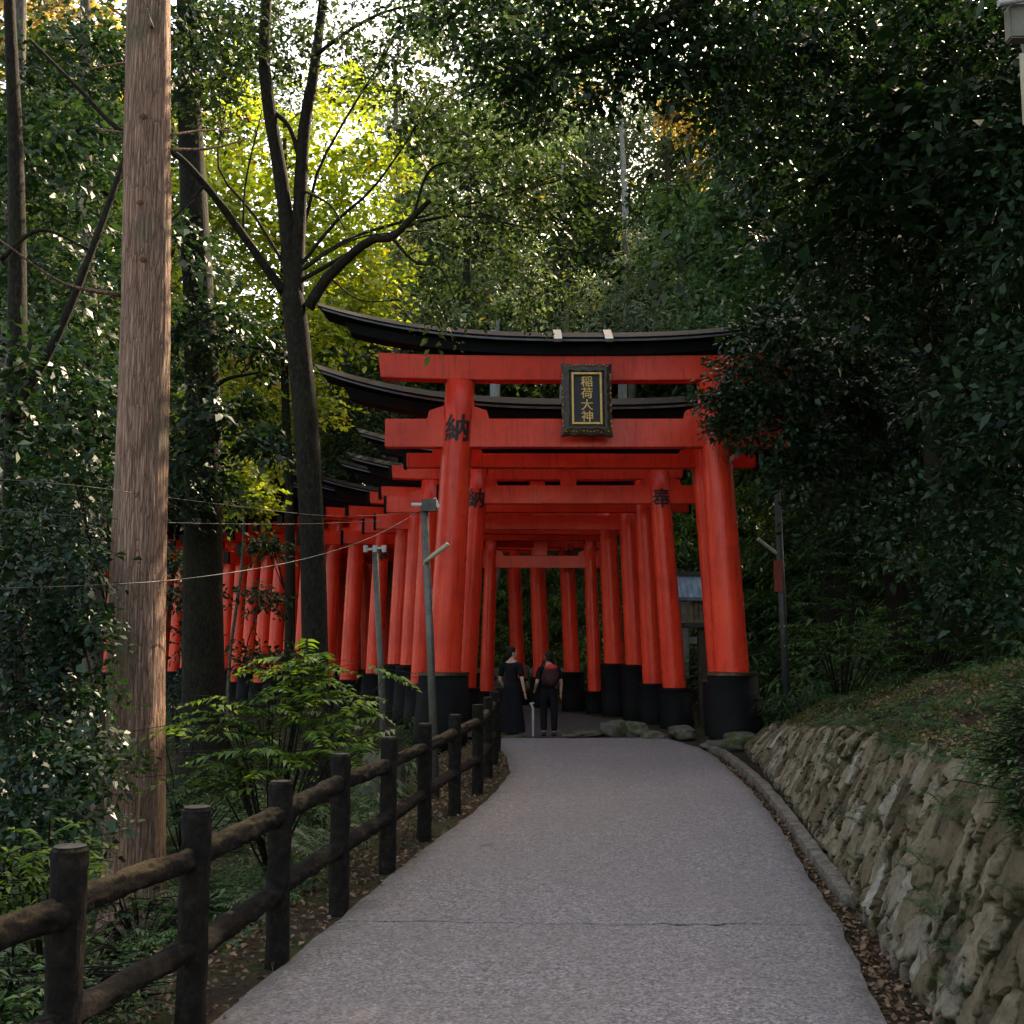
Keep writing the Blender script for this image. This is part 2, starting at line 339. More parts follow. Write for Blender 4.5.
def spray_leaves(cen, origin, leaf, per=13, up=1.1, droop=.25, aspect=.5, fold=.1):
    """leafy sprays: each a flat-ish twig of leaves in two ranks, sharing one plane and one direction"""
    n = len(cen)
    ax = unit(cen - origin) + rng.normal(size=(n, 3)) * .7; ax[:, 2] = ax[:, 2] * .5 - droop; ax = unit(ax)
    nr = rng.normal(size=(n, 3)) * .55; nr[:, 2] += up; nr = unit(nr); lat = unit(np.cross(nr, ax)); nr = np.cross(ax, lat)
    S = rng.uniform(.75, 1.3, n)[:, None]
    k = np.repeat(np.arange(n), per); m = len(k); u = np.tile(np.linspace(0, 1, per), n) + rng.normal(size=m) * .05
    sd = np.where(np.tile(np.arange(per) % 2, n) > 0, 1., -1.)
    Ls = leaf * 4.2 * S[k]
    pos = cen[k] + ax[k] * (u[:, None] - .4) * Ls + lat[k] * (sd * rng.uniform(0, .9, m))[:, None] * leaf + nr[k] * (rng.normal(size=m) * .12)[:, None] * leaf - np.array([0, 0, 1.]) * (u ** 2)[:, None] * Ls * .18
    d = unit(ax[k] * .75 + lat[k] * (sd * .8)[:, None] + rng.normal(size=(m, 3)) * .28 - np.array([0, 0, .2])); nn = unit(nr[k] + rng.normal(size=(m, 3)) * .32)
    s_ = unit(np.cross(d, nn)); nn = np.cross(s_, d); L = (leaf * rng.uniform(.6, 1.3, m))[:, None] * S[k]
    return np.stack([pos, pos + d * L * .48 + s_ * L * aspect * .5 + nn * L * fold, pos + d * L - np.array([0, 0, 1.]) * L * .08, pos + d * L * .45 - s_ * L * aspect * .5 + nn * L * fold], 1)
def clump_leaves(clumps, leaf, per_m2=1.0, tw=34, spread=0.14, core=1.0, up=.6, droop=.25, aspect=.5):
    """clumps: (x,y,z,r). branchlets scattered through each clump, leafy sprays gathered on each"""
    out = []; T = []; inn = []
    for (x, y, z, r) in clumps:
        t = twigs((x, y, z), r, tw); T.append(t); o = np.array((x, y, z - .3 * r))
        ns = max(1, int(per_m2 * 16.0 * (r / leaf) ** 2 / tw / 13))
        p = np.repeat(t, ns, 0) + rng.normal(size=(len(t) * ns, 3)) * np.array([spread * r, spread * r, spread * r * 0.55])
        out.append(spray_leaves(p, o, leaf, up=up + .6, droop=droop, aspect=aspect))
        nc = int(core * 3.0 * (r / leaf) ** 2 / 9) + 1
        inn.append(np.asarray((x, y, z)) + rng.normal(size=(nc, 3)) * np.array([.36 * r, .36 * r, .3 * r]))
    if core: out.append(spray_leaves(np.concatenate(inn), np.concatenate([np.repeat([[c[0], c[1], c[2]]], len(i_), 0) for c, i_ in zip(clumps, inn)]), leaf * 1.4, per=9, aspect=aspect, up=up + .4, droop=droop))
    return np.concatenate(out), T
def px_clumps(lst):
    o = []
    for (px, py, D, r) in lst:
        p = P(px, py, D); o.append((p.x, p.y, p.z, r))
    return o

# ------------------------------------------------------------------ terrain
MP = np.array([(-0.6, -60), (-0.2, 0), (0.17, 5.7), (0.5, 8), (0.95, 11.7), (1.3, 15.7), (1.35, 20), (1.1, 23.5), (0.2, 26.5), (-1.4, 29.2), (-3.6, 31.6), (-6.5, 33.8), (-11, 37), (-25, 47), (-80, 86)], float)
def sdist(x, y):
    x = np.asarray(x, float); y = np.asarray(y, float); best = np.full(x.shape, 1e9); sg = np.zeros(x.shape)
    for a, b in zip(MP[:-1], MP[1:]):
        d = b - a; L2 = (d ** 2).sum(); t = np.clip(((x - a[0]) * d[0] + (y - a[1]) * d[1]) / L2, 0, 1)
        dx = x - (a[0] + t * d[0]); dy = y - (a[1] + t * d[1]); q = np.hypot(dx, dy); s = np.sign(dx * d[1] - dy * d[0])
        m = q < best; best = np.where(m, q, best); sg = np.where(m, s, sg)
    return best * sg
def smooth(t): t = np.clip(t, 0, 1); return t * t * (3 - 2 * t)
def vnoise(x, y, s=1.0, seed=0):
    return (np.sin(x * 1.3 * s + seed) * np.cos(y * 1.7 * s + seed * 2.1) + 0.6 * np.sin(x * 3.1 * s + y * 2.3 * s + seed) + 0.35 * np.sin(x * 6.7 * s - y * 5.9 * s + 1.3 * seed) * np.cos(y * 7.3 * s)) / 1.95
# stone wall: foot line (x at given y), top line
WY = np.array([1.0, 3.0, 5.4, 6.3, 8.0, 12.1, 15.0, 17.8, 19.0])
WX = np.array([1.75, 1.82, 1.98, 2.12, 2.36, 2.98, 3.36, 3.68, 3.84])
WH = np.array([0.98, 0.98, 0.98, 0.98, 0.98, 0.80, 0.60, 0.42, 0.30])
WL = np.array([0.45, 0.45, 0.45, 0.45, 0.45, 0.42, 0.40, 0.38, 0.30])
def terr(x, y):
    x = np.asarray(x, float); y = np.asarray(y, float); s = sdist(x, y); n = vnoise(x, y)
    # left and under
    left = -0.55 * smooth((-s - 1.75) / 2.2) - 0.45 * smooth((-s - 4) / 6) + 0.12 * n * smooth((-s - 1.7) / 2)
    left = left * (1 - smooth((y - 19) / 6) * 0.75 * (1 - smooth((-s - 3) / 5)))
    flat = np.full(x.shape, -0.045) + 0.012 * n
    flat = flat - 0.05 * smooth((s - 1.6) / 0.15) * (y < 19)
    # right by the wall
    wx = np.interp(y, WY, WX + WL); wh = np.interp(y, WY, WH); w = x - wx
    rid = np.interp(y, [0, 10, 14, 19], [1.62, 1.58, 1.25, 0.7]); rw = np.interp(y, [0, 10, 19], [2.0, 1.9, 1.0])
    bank = wh - 0.03 + (rid - wh) * smooth(w / rw) ** 0.8 + (0.05 * n + 0.045 * vnoise(x, y, 3.3, 6)) * smooth(w / 0.4)
    hill = 0.74 * np.clip(w - rw - 0.9, 0, 40) - 0.35 * smooth((w - rw) / 0.9)
    hill = np.where(hill > 12, 12 + (hill - 12) * 0.25, hill)
    A = np.where(w > 0.03, bank + hill + 0.35 * n * smooth((w - rw) / 4), flat)
    # right beyond the wall's end
    h2 = 0.62 * np.clip(s - 4.0, 0, 60); h2 = np.where(h2 > 9, 9 + (h2 - 9) * 0.2, h2)
    B = flat + h2 + 0.3 * n * smooth((s - 4) / 4)
    t = smooth((y - 18.2) / 3.0)
    right = A * (1 - t) + B * t
    return np.where(s > 0, np.where(s < 1.4, flat * 1.0, right), np.where(s > -1.75, flat, left + flat))
def T(x, y): return float(terr(np.array([x]), np.array([y]))[0])
def axis(spec):
    a = []
    for (s, e, d) in spec: a += list(np.arange(s, e, d))
    return np.array(a + [spec[-1][1]])
gx = axis([(-700, -100, 60), (-100, -30, 5), (-30, -8, 1.0), (-8, 1.4, 0.3), (1.4, 5.2, 0.09), (5.2, 16, 0.4), (16, 40, 1.2), (40, 100, 5), (100, 700, 60)])
gy = axis([(-300, -20, 20), (-20, 1, 1.0), (1, 22, 0.22), (22, 44, 0.45), (44, 80, 2), (80, 200, 8), (200, 1200, 80)])
X, Y = np.meshgrid(gx, gy); Z = terr(X, Y)
nx, ny = len(gx), len(gy); idx = np.arange(nx * ny).reshape(ny, nx)
fq = np.stack([idx[:-1, :-1], idx[:-1, 1:], idx[1:, 1:], idx[1:, :-1]], -1).reshape(-1, 4)
me = bpy.data.meshes.new('ground'); me.from_pydata(np.stack([X, Y, Z], -1).reshape(-1, 3).tolist(), [], fq.tolist())
me.polygons.foreach_set('use_smooth', [True] * len(me.polygons))
tag(link('ground', me, 'soil'), kind='structure')

# ------------------------------------------------------------------ path: two slabs with a joint, kerb strip, far edge stones
LE = [(-1.75, 2.0), (-1.48, 4.6), (-1.3, 5.75), (-1.06, 7.4), (-.87, 8.8), (-.72, 9.8), (-.41, 11.6), (-.2, 13.2), (-.02, 15.2), (-.08, 17.2), (-.25, 19.3), (-.45, 20.6)]
RE = [(1.35, 2.0), (1.58, 4.6), (1.63, 5.1), (2.03, 7.46), (2.17, 8.7), (2.40, 10.3), (2.57, 11.8), (2.76, 13.6), (2.90, 15.8), (3.02, 17.4), (3.0, 18.7), (2.75, 20.3)]
LEa, REa = np.array(LE), np.array(RE)
def path_rows(y0, y1, n):
    rows = []
    for t in np.linspace(y0, y1, n):
        xl = np.interp(t, LEa[:, 1], LEa[:, 0]); xr = np.interp(t, REa[:, 1], REa[:, 0]); rows.append((xl, xr, t))
    return rows
mb = MB(); NC = 40; edge = []
def slab(y0, y1, n, j0, j1):
    rows = path_rows(y0, y1, n); v = []; f = []
    for i, (xl, xr, t) in enumerate(rows):
        for k in range(NC + 1):
            u = k / NC; e = min(u, 1 - u) * (xr - xl)
            jx = 0.007 * math.sin(t * 7.1) + 0.004 * math.sin(t * 19) if k in (0, NC) else 0
            y = t
            if i == 0: y += j0(u)
            if i == n - 1: y += j1(u)
            v.append((xl + (xr - xl) * u + jx, y, 0.0 - (0.012 if k in (0, NC) else 0))); edge.append(max(0, 1 - e / 0.28) ** 1.6 * 0.9 if u < .5 else max(0, 1 - e / 0.2) ** 1.6 * 0.8)
        if i:
            for k in range(NC):
                a = (i - 1) * (NC + 1) + k; f.append((a, a + 1, a + NC + 2, a + NC + 1))
    # skirt
    m0 = len(v); ring = [k for k in range(NC + 1)] + [(i * (NC + 1) + NC) for i in range(1, n)] + [((n - 1) * (NC + 1) + k) for k in range(NC - 1, -1, -1)] + [(i * (NC + 1)) for i in range(n - 2, 0, -1)]
    for r in ring: v.append((v[r][0], v[r][1], -0.12)); edge.append(1)
    for q in range(len(ring)):
        q2 = (q + 1) % len(ring); f.append((ring[q], m0 + q, m0 + q2, ring[q2]))
    mb.add(v, f)
jy = P(590, 912, 7.2); YJ = 7.22
wob = lambda u: 0.02 * math.sin(u * 9) + 0.012 * math.sin(u * 41) + (0.02 * math.sin(u * 90) if 0.6 < u < 0.8 else 0) - 0.1 * u
gap = lambda u: 0.020 + (0.030 if 0.6 < u < 0.85 else 0.0) * abs(math.sin(u * 30)) + 0.006 * math.sin(u * 77)
slab(2.0, YJ, 60, lambda u: 0, lambda u: wob(u) - gap(u) / 2)
slab(YJ, 20.4, 120, lambda u: wob(u) + gap(u) / 2, lambda u: 0)
po = mb.build('path', 'path')
at = po.data.attributes.new('edge', 'FLOAT', 'POINT'); at.data.foreach_set('value', np.array(edge, dtype=np.float32)); tag(po, kind='structure')
# paving under the gates
mb = MB(); v = []; f = []
pl = [(2.9, 20.55), (2.6, 23.5), (1.7, 26.8), (0.3, 30.2), (-1.6, 33), (-5.5, 36.2), (-10.5, 39.5)]; pr = [(-.9, 20.75), (-.9, 23), (-1.4, 25), (-2.5, 27), (-4.6, 29.3), (-7.7, 31.4), (-12, 34.5)]
for a, b in zip(pl, pr): v += [(a[0], a[1], -0.012), (b[0], b[1], -0.012)]
for i in range(len(pl) - 1): f.append((2 * i, 2 * i + 1, 2 * i + 3, 2 * i + 2))
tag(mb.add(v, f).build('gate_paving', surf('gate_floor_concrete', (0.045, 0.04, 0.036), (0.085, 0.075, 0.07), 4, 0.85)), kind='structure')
# kerb on the right of the gutter
kp = [P(833, 889, 7.95), P(806, 850, 9.3), P(773, 801, 12.1), P(750, 776, 14.3), P(733, 760, 16.4), P(722, 750, 17.9)]
kl = np.array([(2.20, 7.95), (2.36, 9.3), (2.72, 12.1), (2.96, 14.2), (3.12, 16.4), (3.2, 18.2), (3.12, 19.4)])
mb = MB(); v = []; f = []
ys = np.linspace(7.98, 19.3, 70)
for i, y in enumerate(ys):
    xl = np.interp(y, kl[:, 1], kl[:, 0]) + 0.003 * math.sin(y * 9); wd = 0.13 + 0.005 * math.sin(y * 5 + 1)
    wd = min(wd, np.interp(y, WY, WX) - xl + .05)
    z = 0.006 + 0.005 * math.sin(y * 6)
    v += [(xl, y, -0.12), (xl + .012, y, z), (xl + wd - .012, y, z), (xl + wd, y, -0.12)]
    if i:
        a = 4 * (i - 1)
        for k in range(3): f.append((a + k, a + k + 1, a + k + 5, a + k + 4))
f += [(0, 1, 2, 3), tuple(4 * (len(ys) - 1) + k for k in (3, 2, 1, 0))]
tag(mb.add(v, f).build('kerb', surf('kerb_concrete', (0.10, 0.078, 0.058), (0.26, 0.21, 0.17), 6, 0.9, fine=(0.06, 0.055, 0.035))), kind='structure')

# ------------------------------------------------------------------ stone retaining wall
def build_wall():
    ys = np.arange(1.2, 19.0, 0.022); NV = 62
    # arclength-ish coordinate is y; v height 0..1
    U, Vv = np.meshgrid(ys, np.linspace(0, 1, NV), indexing='ij')
    h = np.interp(U, WY, WH); bx = np.interp(U, WY, WX); ln = np.interp(U, WY, WL)
    zz = -0.12 + Vv * (h + 0.12)
    # seeds (u, z) of stones, jittered grid, slanting
    seeds = []
    u = 1.0
    while u < 19.4:
        z = -0.25 + random.uniform(0, .2)
        while z < 1.25:
            seeds.append((u + random.uniform(-.09, .09), z + random.uniform(-.09, .09))); z += random.uniform(.2, .42)
        u += random.uniform(.15, .29)
    S = np.array(seeds); us = U.ravel(); zs = zz.ravel()
    us_ = us + 0.03 * vnoise(us * 3, zs * 3, 2, 1) + zs * 0.12; zs_ = zs + 0.03 * vnoise(us * 3, zs * 3, 2, 5)
    S[:, 0] += S[:, 1] * 0.12
    from mathutils import noise as mn
    wj = np.array([mn.noise(Vector((a_ * 7, b_ * 7, 1.3))) for a_, b_ in zip(us, zs)]); wk = np.array([mn.noise(Vector((a_ * 7, b_ * 7, 9.3))) for a_, b_ in zip(us, zs)])
    us_ = us_ + .035 * wj; zs_ = zs_ + .045 * wk
    def vor(S, ax, az):
        f1 = np.full(len(us), 9.); f2 = np.full(len(us), 9.); ci = np.zeros(len(us), int)
        for i, (a, b) in enumerate(S):
            m = np.abs(us_ - a) < .6
            d = np.sqrt(((us_[m] - a) * ax) ** 2 + ((zs_[m] - b) * az) ** 2)
            F1, F2, CI = f1[m], f2[m], ci[m]; nb = d < F1
            F2 = np.where(nb, F1, np.minimum(F2, d)); F1 = np.where(nb, d, F1); CI = np.where(nb, i, CI); f1[m] = F1; f2[m] = F2; ci[m] = CI
        return f2 - f1, ci
    edge, ci = vor(S, 1.15, .85)
    SF = np.stack([rng.uniform(.9, 19.3, 2600), rng.uniform(-.3, 1.3, 2600)], 1)      # small broken facets inside the stones
    e2, c2 = vor(SF, 1, .8)
    sr = rng.random(len(S)); so = rng.uniform(-.02, .02, len(S)); tx = rng.uniform(-.16, .16, len(S)); tz = rng.uniform(-.12, .12, len(S))
    prof = smooth(edge / 0.022)
    fx = rng.uniform(-.22, .22, len(SF)); fz = rng.uniform(-.22, .22, len(SF)); fo = rng.uniform(-.006, .006, len(SF))
    out = 0.042 * prof + so[ci] * prof + (tx[ci] * (us_ - S[ci, 0]) + tz[ci] * (zs_ - S[ci, 1])) * prof
    out += (fo[c2] + fx[c2] * (us_ - SF[c2, 0]) + fz[c2] * (zs_ - SF[c2, 1])) * prof
    fr_ = np.array([mn.fractal(Vector((a_ * 11, b_ * 11, 3.1)), .6, 2.1, 5) for a_, b_ in zip(us, zs)])
    out += .009 * fr_
    out = out.reshape(U.shape)
    top = smooth((1 - Vv) / 0.06)
    xx = bx + ln * np.clip(zz / np.maximum(h, .1), 0, 1) - out * (0.4 + 0.6 * top)
    z2 = zz + (rng.random(len(S))[ci].reshape(U.shape) - .5) * 0.10 * smooth((Vv - .85) / .15)
    V = np.stack([xx, U, z2], -1)
    # back cap: top strip to the bank
    last = V[:, -1].copy(); last[:, 0] += 0.38; last[:, 2] = np.interp(ys, WY, WH) - .07
    low = last.copy(); low[:, 2] = -0.2
    V = np.concatenate([V, last[:, None], low[:, None]], 1)
    n, m = V.shape[:2]; ix = np.arange(n * m).reshape(n, m)
    fq = np.stack([ix[:-1, :-1], ix[:-1, 1:], ix[1:, 1:], ix[1:, :-1]], -1).reshape(-1, 4)
    me = bpy.data.meshes.new('stone_wall'); me.from_pydata(V.reshape(-1, 3).tolist(), [], fq.tolist() + [tuple(ix[0, ::-1].tolist()), tuple(ix[-1].tolist())])
    def pad(a, c): return np.concatenate([a.reshape(U.shape), np.full((n, 2), c)], 1).astype(np.float32).ravel()
    a = me.attributes.new('stone', 'FLOAT', 'POINT'); a.data.foreach_set('value', pad(sr[ci] ** 1.2, .3))
    a = me.attributes.new('joint', 'FLOAT', 'POINT'); a.data.foreach_set('value', pad(1 - smooth(edge / 0.045), 1))
    o = link('stone_wall', me, 'stone')
    tag(o, 'low retaining wall of rough brown stones along the right of the path', 'wall')
build_wall()

# ------------------------------------------------------------------ log fence
posts = [(-1.80, 3.05), (-1.61, 4.2), (-1.43, 5.2), (-1.29, 6.4), (-1.14, 7.6), (-.96, 8.9), (-.78, 10.3), (-.58, 11.8), (-.41, 13.3), (-.29, 14.9), (-.22, 16.6), (-.27, 18.4)]
def log_tube(mb, a, b, r, seg=16, rings=10, amp=0.07, ends=True, seed=0):
    a, b = Vector(a), Vector(b); t = (b - a).normalized(); ref = Vector((0, 0, 1)) if abs(t.z) < .9 else Vector((1, 0, 0))
    u = t.cross(ref).normalized(); w = t.cross(u); v = []; f = []; n = rings + 1
    L = (b - a).length; ts = [0, 0.012 / L] + [i / rings for i in range(1, rings)] + [1 - 0.012 / L, 1]; n = len(ts)
    for i, q in enumerate(ts):
        rr = r * (0.86 if i in (0, n - 1) and ends else 1)
        for k in range(seg):
            an = 2 * PI * k / seg
            q2 = rr * (1 + amp * 1.3 * MN.fractal(Vector((math.cos(an) * 1.6 + seed * 3.1, math.sin(an) * 1.6, q * L * 7 + seed)), .7, 2.1, 5))
            v.append(tuple(a + (b - a) * q + u * (q2 * math.cos(an)) + w * (q2 * math.sin(an))))
    for i in range(n - 1):
        for k in range(seg): f.append((i * seg + k, i * seg + (k + 1) % seg, (i + 1) * seg + (k + 1) % seg, (i + 1) * seg + k))
    f.append(tuple(range(seg))); f.append(tuple((n - 1) * seg + k for k in range(seg)))
    mb.add(v, f)
posts = [(-1.80, 3.05)] + [(xat(px, py, y), y) for px, py, y in ((70, 850, 4.2), (197, 810, 5.2), (281, 780, 6.4), (341, 758, 7.6), (389, 742, 8.9), (425, 730, 10.3), (455, 716, 11.8), (478, 708, 13.3), (488, 700, 14.9), (494, 694, 16.6), (497, 690, 18.4))]
fence = empty('log_fence', (0, 0, 0)); tag(fence, 'weathered brown two-rail log fence with moss, curving up the left edge of the path', 'fence')
M['logend'] = surf('cut_log_end', (0.05, 0.042, 0.032), (0.13, 0.11, 0.09), 18, 0.9)
for i, (x, y) in enumerate(posts):
    g = T(x, y); top = 0.95 + random.uniform(-.022, .022)
    mb = MB(); log_tube(mb, (x, y, g - .3), (x, y, top), 0.064, 28, 44, 0.08, seed=i)
    p = mb.build('post', 'log', fence, smooth=False)
    mb = MB(); v = [(x, y, top + .004)] + [(x + .057 * math.cos(a * PI / 8), y + .057 * math.sin(a * PI / 8), top + .0035) for a in range(16)]
    mb.add(v, [(0, 1 + k, 1 + (k + 1) % 16) for k in range(16)]).build('cut_end', 'logend', p)
    if i:
        x0, y0 = posts[i - 1]
        for zz, rr in ((0.765, .051), (0.36, .050)):
            z0 = zz + random.uniform(-.02, .02); z1 = zz + random.uniform(-.02, .02)
            d = Vector((x - x0, y - y0, 0)).normalized() * 0.03
            mb = MB(); log_tube(mb, (x0 + d.x - 0.01, y0 + d.y, z0), (x - d.x - .01, y - d.y, z1), rr * random.uniform(.93, 1.08), 28, 44, 0.17, seed=i * 3 + zz)
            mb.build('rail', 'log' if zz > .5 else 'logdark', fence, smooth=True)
for zz in (.77, .36):
    mb = MB(); log_tube(mb, (-2.0, 1.9, zz), (-1.82, 3.02, zz), .047, 16, 10, .09, seed=2); mb.build('rail', 'log', fence, smooth=True)

# ------------------------------------------------------------------ torii gates
def text_mesh(ch, size, off=0.012):
    c = bpy.data.curves.new('t', 'FONT'); c.body = ch; c.size = size; c.align_x = 'CENTER'; c.resolution_u = 3
    o = bpy.data.objects.new('t', c); C.objects.link(o)
    dg = bpy.context.evaluated_depsgraph_get(); me = bpy.data.meshes.new_from_object(o.evaluated_get(dg))
    bpy.data.objects.remove(o); bpy.data.curves.remove(c); return me
def pillar_char(ch, size, fr, parent, zc, sx=1.0):
    """wrap a character round a pillar; fr(z) -> (centre x, centre y, radius)"""
    me = text_mesh(ch, size, 0.010); bm = bmesh.new(); bm.from_mesh(me); n0 = len(bm.verts); [bm.from_mesh(me) for _ in range(4)]
    bm.verts.ensure_lookup_table(); lay = bm.verts.layers.float.new('lift')
    for i, v in enumerate(bm.verts):
        q = i // n0; v.co.x += size * (0, .030, .042, .014, -.008)[q]; v.co.y -= size * (0, .016, -.006, -.020, .022)[q]; v[lay] = q
    xs = [v.co.x for v in bm.verts]; ys = [v.co.y for v in bm.verts]
    cx = (min(xs) + max(xs)) / 2; cy = (min(ys) + max(ys)) / 2
    for k in range(1, 24):
        x = min(xs) + (max(xs) - min(xs)) * k / 24
        bmesh.ops.bisect_plane(bm, geom=bm.verts[:] + bm.edges[:] + bm.faces[:], plane_co=(x, 0, 0), plane_no=(1, 0, 0))
    for v in bm.verts:
        u = (v.co.x - cx) * sx; z = zc + (v.co.y - cy); px, py, r = fr(z); r += 0.004 + .0009 * v[lay]
        a = u / r; v.co = (px + r * math.sin(a), py - r * math.cos(a), z)
    bm.to_mesh(me); bm.free(); me.name = 'painted_character'
    return link('painted_character', me, 'ink', parent)
def beam(profile, half, rise, pw=2.5, slant=0.0, n=28, zref=0.0):
    """profile: list of (y,z) anticlockwise; swept along x, ends slanting outward with height"""
    mb = MB(); v = []; f = []; m = len(profile)
    for i in range(n + 1):
        u = -1 + 2 * i / n
        for (y, z) in profile:
            x = u * (half + slant * (z - zref)); v.append((x, y, z + rise * abs(u) ** pw))
    for i in range(n):
        for k in range(m): f.append((i * m + k, i * m + (k + 1) % m, (i + 1) * m + (k + 1) % m, (i + 1) * m + k))
    f.append(tuple(range(m))); f.append(tuple(n * m + k for k in range(m)))
    return mb.add(v, f)
def rect(w, z0, z1): return [(-w, z0), (w, z0), (w, z1), (-w, z1)]
def torii(label, L, Rr, pr, lean, zb, br, nuki, nh, up, uh, rt, rh, rise, group=None, chars=None, csize=.5, plaque=False, endcaps=False, rz_extra=0, strut=True):
    (xl, yl), (xr, yr) = L, Rr; mid = ((xl + xr) / 2, (yl + yr) / 2); half = math.hypot(xr - xl, yr - yl) / 2; rot = math.atan2(yr - yl, xr - xl)
    t = empty('torii_gate', (mid[0], mid[1], 0), rot); tag(t, label, 'torii gate', group)
    H = up[0]
    for s in (-1, 1):
        def fr(z, s=s): 
            q = z / H; return (s * (half - lean * q), 0, pr * (1 - 0.14 * q))
        mb = MB(); pts = []; rad = []
        for k in range(9):
            z = -0.1 + (H + .1) * k / 8; c = fr(z); pts.append((c[0], c[1], z)); rad.append(c[2])
        mb.tube(pts, rad, 36); p = mb.build('pillar', 'red', t, smooth=True)
        for poly in p.data.polygons:
            if len(poly.vertices) > 4: poly.use_smooth = False
        c0 = fr(0); c1 = fr(zb); hb = -1
        mb = MB(); mb.tube([(c0[0], 0, T(mid[0], mid[1]) - .15), (c0[0], 0, .03), (c1[0], 0, zb - .03)], [br * 1.04, br * 1.03, br * .94], 36)
        b = mb.build('base_sleeve', 'black', p)
        for poly in b.data.polygons: poly.use_smooth = len(poly.vertices) == 4
        mb = MB(); mb.tube([(c1[0], 0, zb - .035), (c1[0], 0, zb + .012), (c1[0], 0, zb + .03)], [br * .965, br * .965, pr * 1.02], 36); r_ = mb.build('rim', 'bronze' if pr > .25 else 'black', b)
        if chars:
            ch = chars[0] if s < 0 else chars[1]
            if ch: pillar_char(ch, csize, fr, p, chars[2])
        if nuki:
            cz = fr(nuki[1]); h = (nuki[1] - nuki[0])
            for d in (-1, 1):
                x0 = cz[0] + d * (cz[2] - .02); w = cz[2] * 1.05; a = d * w
                v = []
                yy = nuki[2] * .8
                for y in (-yy, yy): v += [(x0, y, nuki[1]), (x0 + a * 1.1, y, nuki[1]), (x0 + a * .95, y, nuki[1] + h * .30), (x0, y, nuki[1] + h * .48)]
                MB().add(v, [(0, 1, 2, 3), (7, 6, 5, 4), (0, 4, 5, 1), (1, 5, 6, 2), (2, 6, 7, 3), (3, 7, 4, 0)]).build('wedge', 'red', t)
    if nuki:
        b = beam(rect(nuki[2], nuki[0], nuki[1]), nh, 0, n=2).build('tie_beam', 'red', t, bevel=.012)
        if endcaps:
            for s in (-1, 1): MB().box(s * nh - (.0 if s > 0 else .05), s * nh + (.05 if s > 0 else 0), -nuki[2] - .015, nuki[2] + .015, nuki[0] - .015, nuki[1] + .015).build('end_cap', 'black', b)
    b = beam(rect(up[2], up[0], up[1]), uh, rise * .10, 3, 0.12, zref=up[0]).build('upper_beam', 'red', t, bevel=.01)
    if endcaps:
        for s in (-1, 1):
            z = rise * .10; x = s * (uh + .02); MB().box(min(x, x + s * .06), max(x, x + s * .06), -up[2] - .015, up[2] + .015, up[0] + z - .015, up[1] + z - .004).build('end_cap', 'black', b)
    z1 = up[1] + .003; z2 = rt - .16 * (rt - z1) / .4
    zr0 = z1 + (rt - z1) * .45
    beam(rect(up[2] * 1.35, z1, zr0), rh * .90, rise * .72, 2.6, .55, zref=z1).build('ridge_beam', 'black', t)
    w = up[2] * 2.1; zz = rt
    rc = beam([(-w, zr0 + .004), (w, zr0 + .004), (w, zr0 + (zz - zr0) * .38), (w * .25, zz), (-w * .25, zz), (-w, zr0 + (zz - zr0) * .38)], rh, rise, 2.6, .8, zref=zr0)
    rf = rc.build('roof_cap', 'roof', t)
    # pale strip along the eaves, the sky highlight put into its colour
    beam([(-w - .012, zr0 + (zz - zr0) * .05), (-w - .002, zr0 + (zz - zr0) * .05), (-w - .002, zr0 + (zz - zr0) * .2), (-w - .012, zr0 + (zz - zr0) * .2)], rh, rise, 2.6, .8, zref=zr0).build('eave_highlight', 'eavelight', rf)
    if nuki and strut:
        MB().box(-.16, .16, -.1, .1, nuki[1] + .002, up[0] - .002).build('strut', 'red', t, bevel=.008)
    return t, w
M['eavelight'] = surf('eave_highlight_paint', (0.06, 0.06, 0.065), (0.12, 0.12, 0.125), 4, 0.45, metal=0.3)

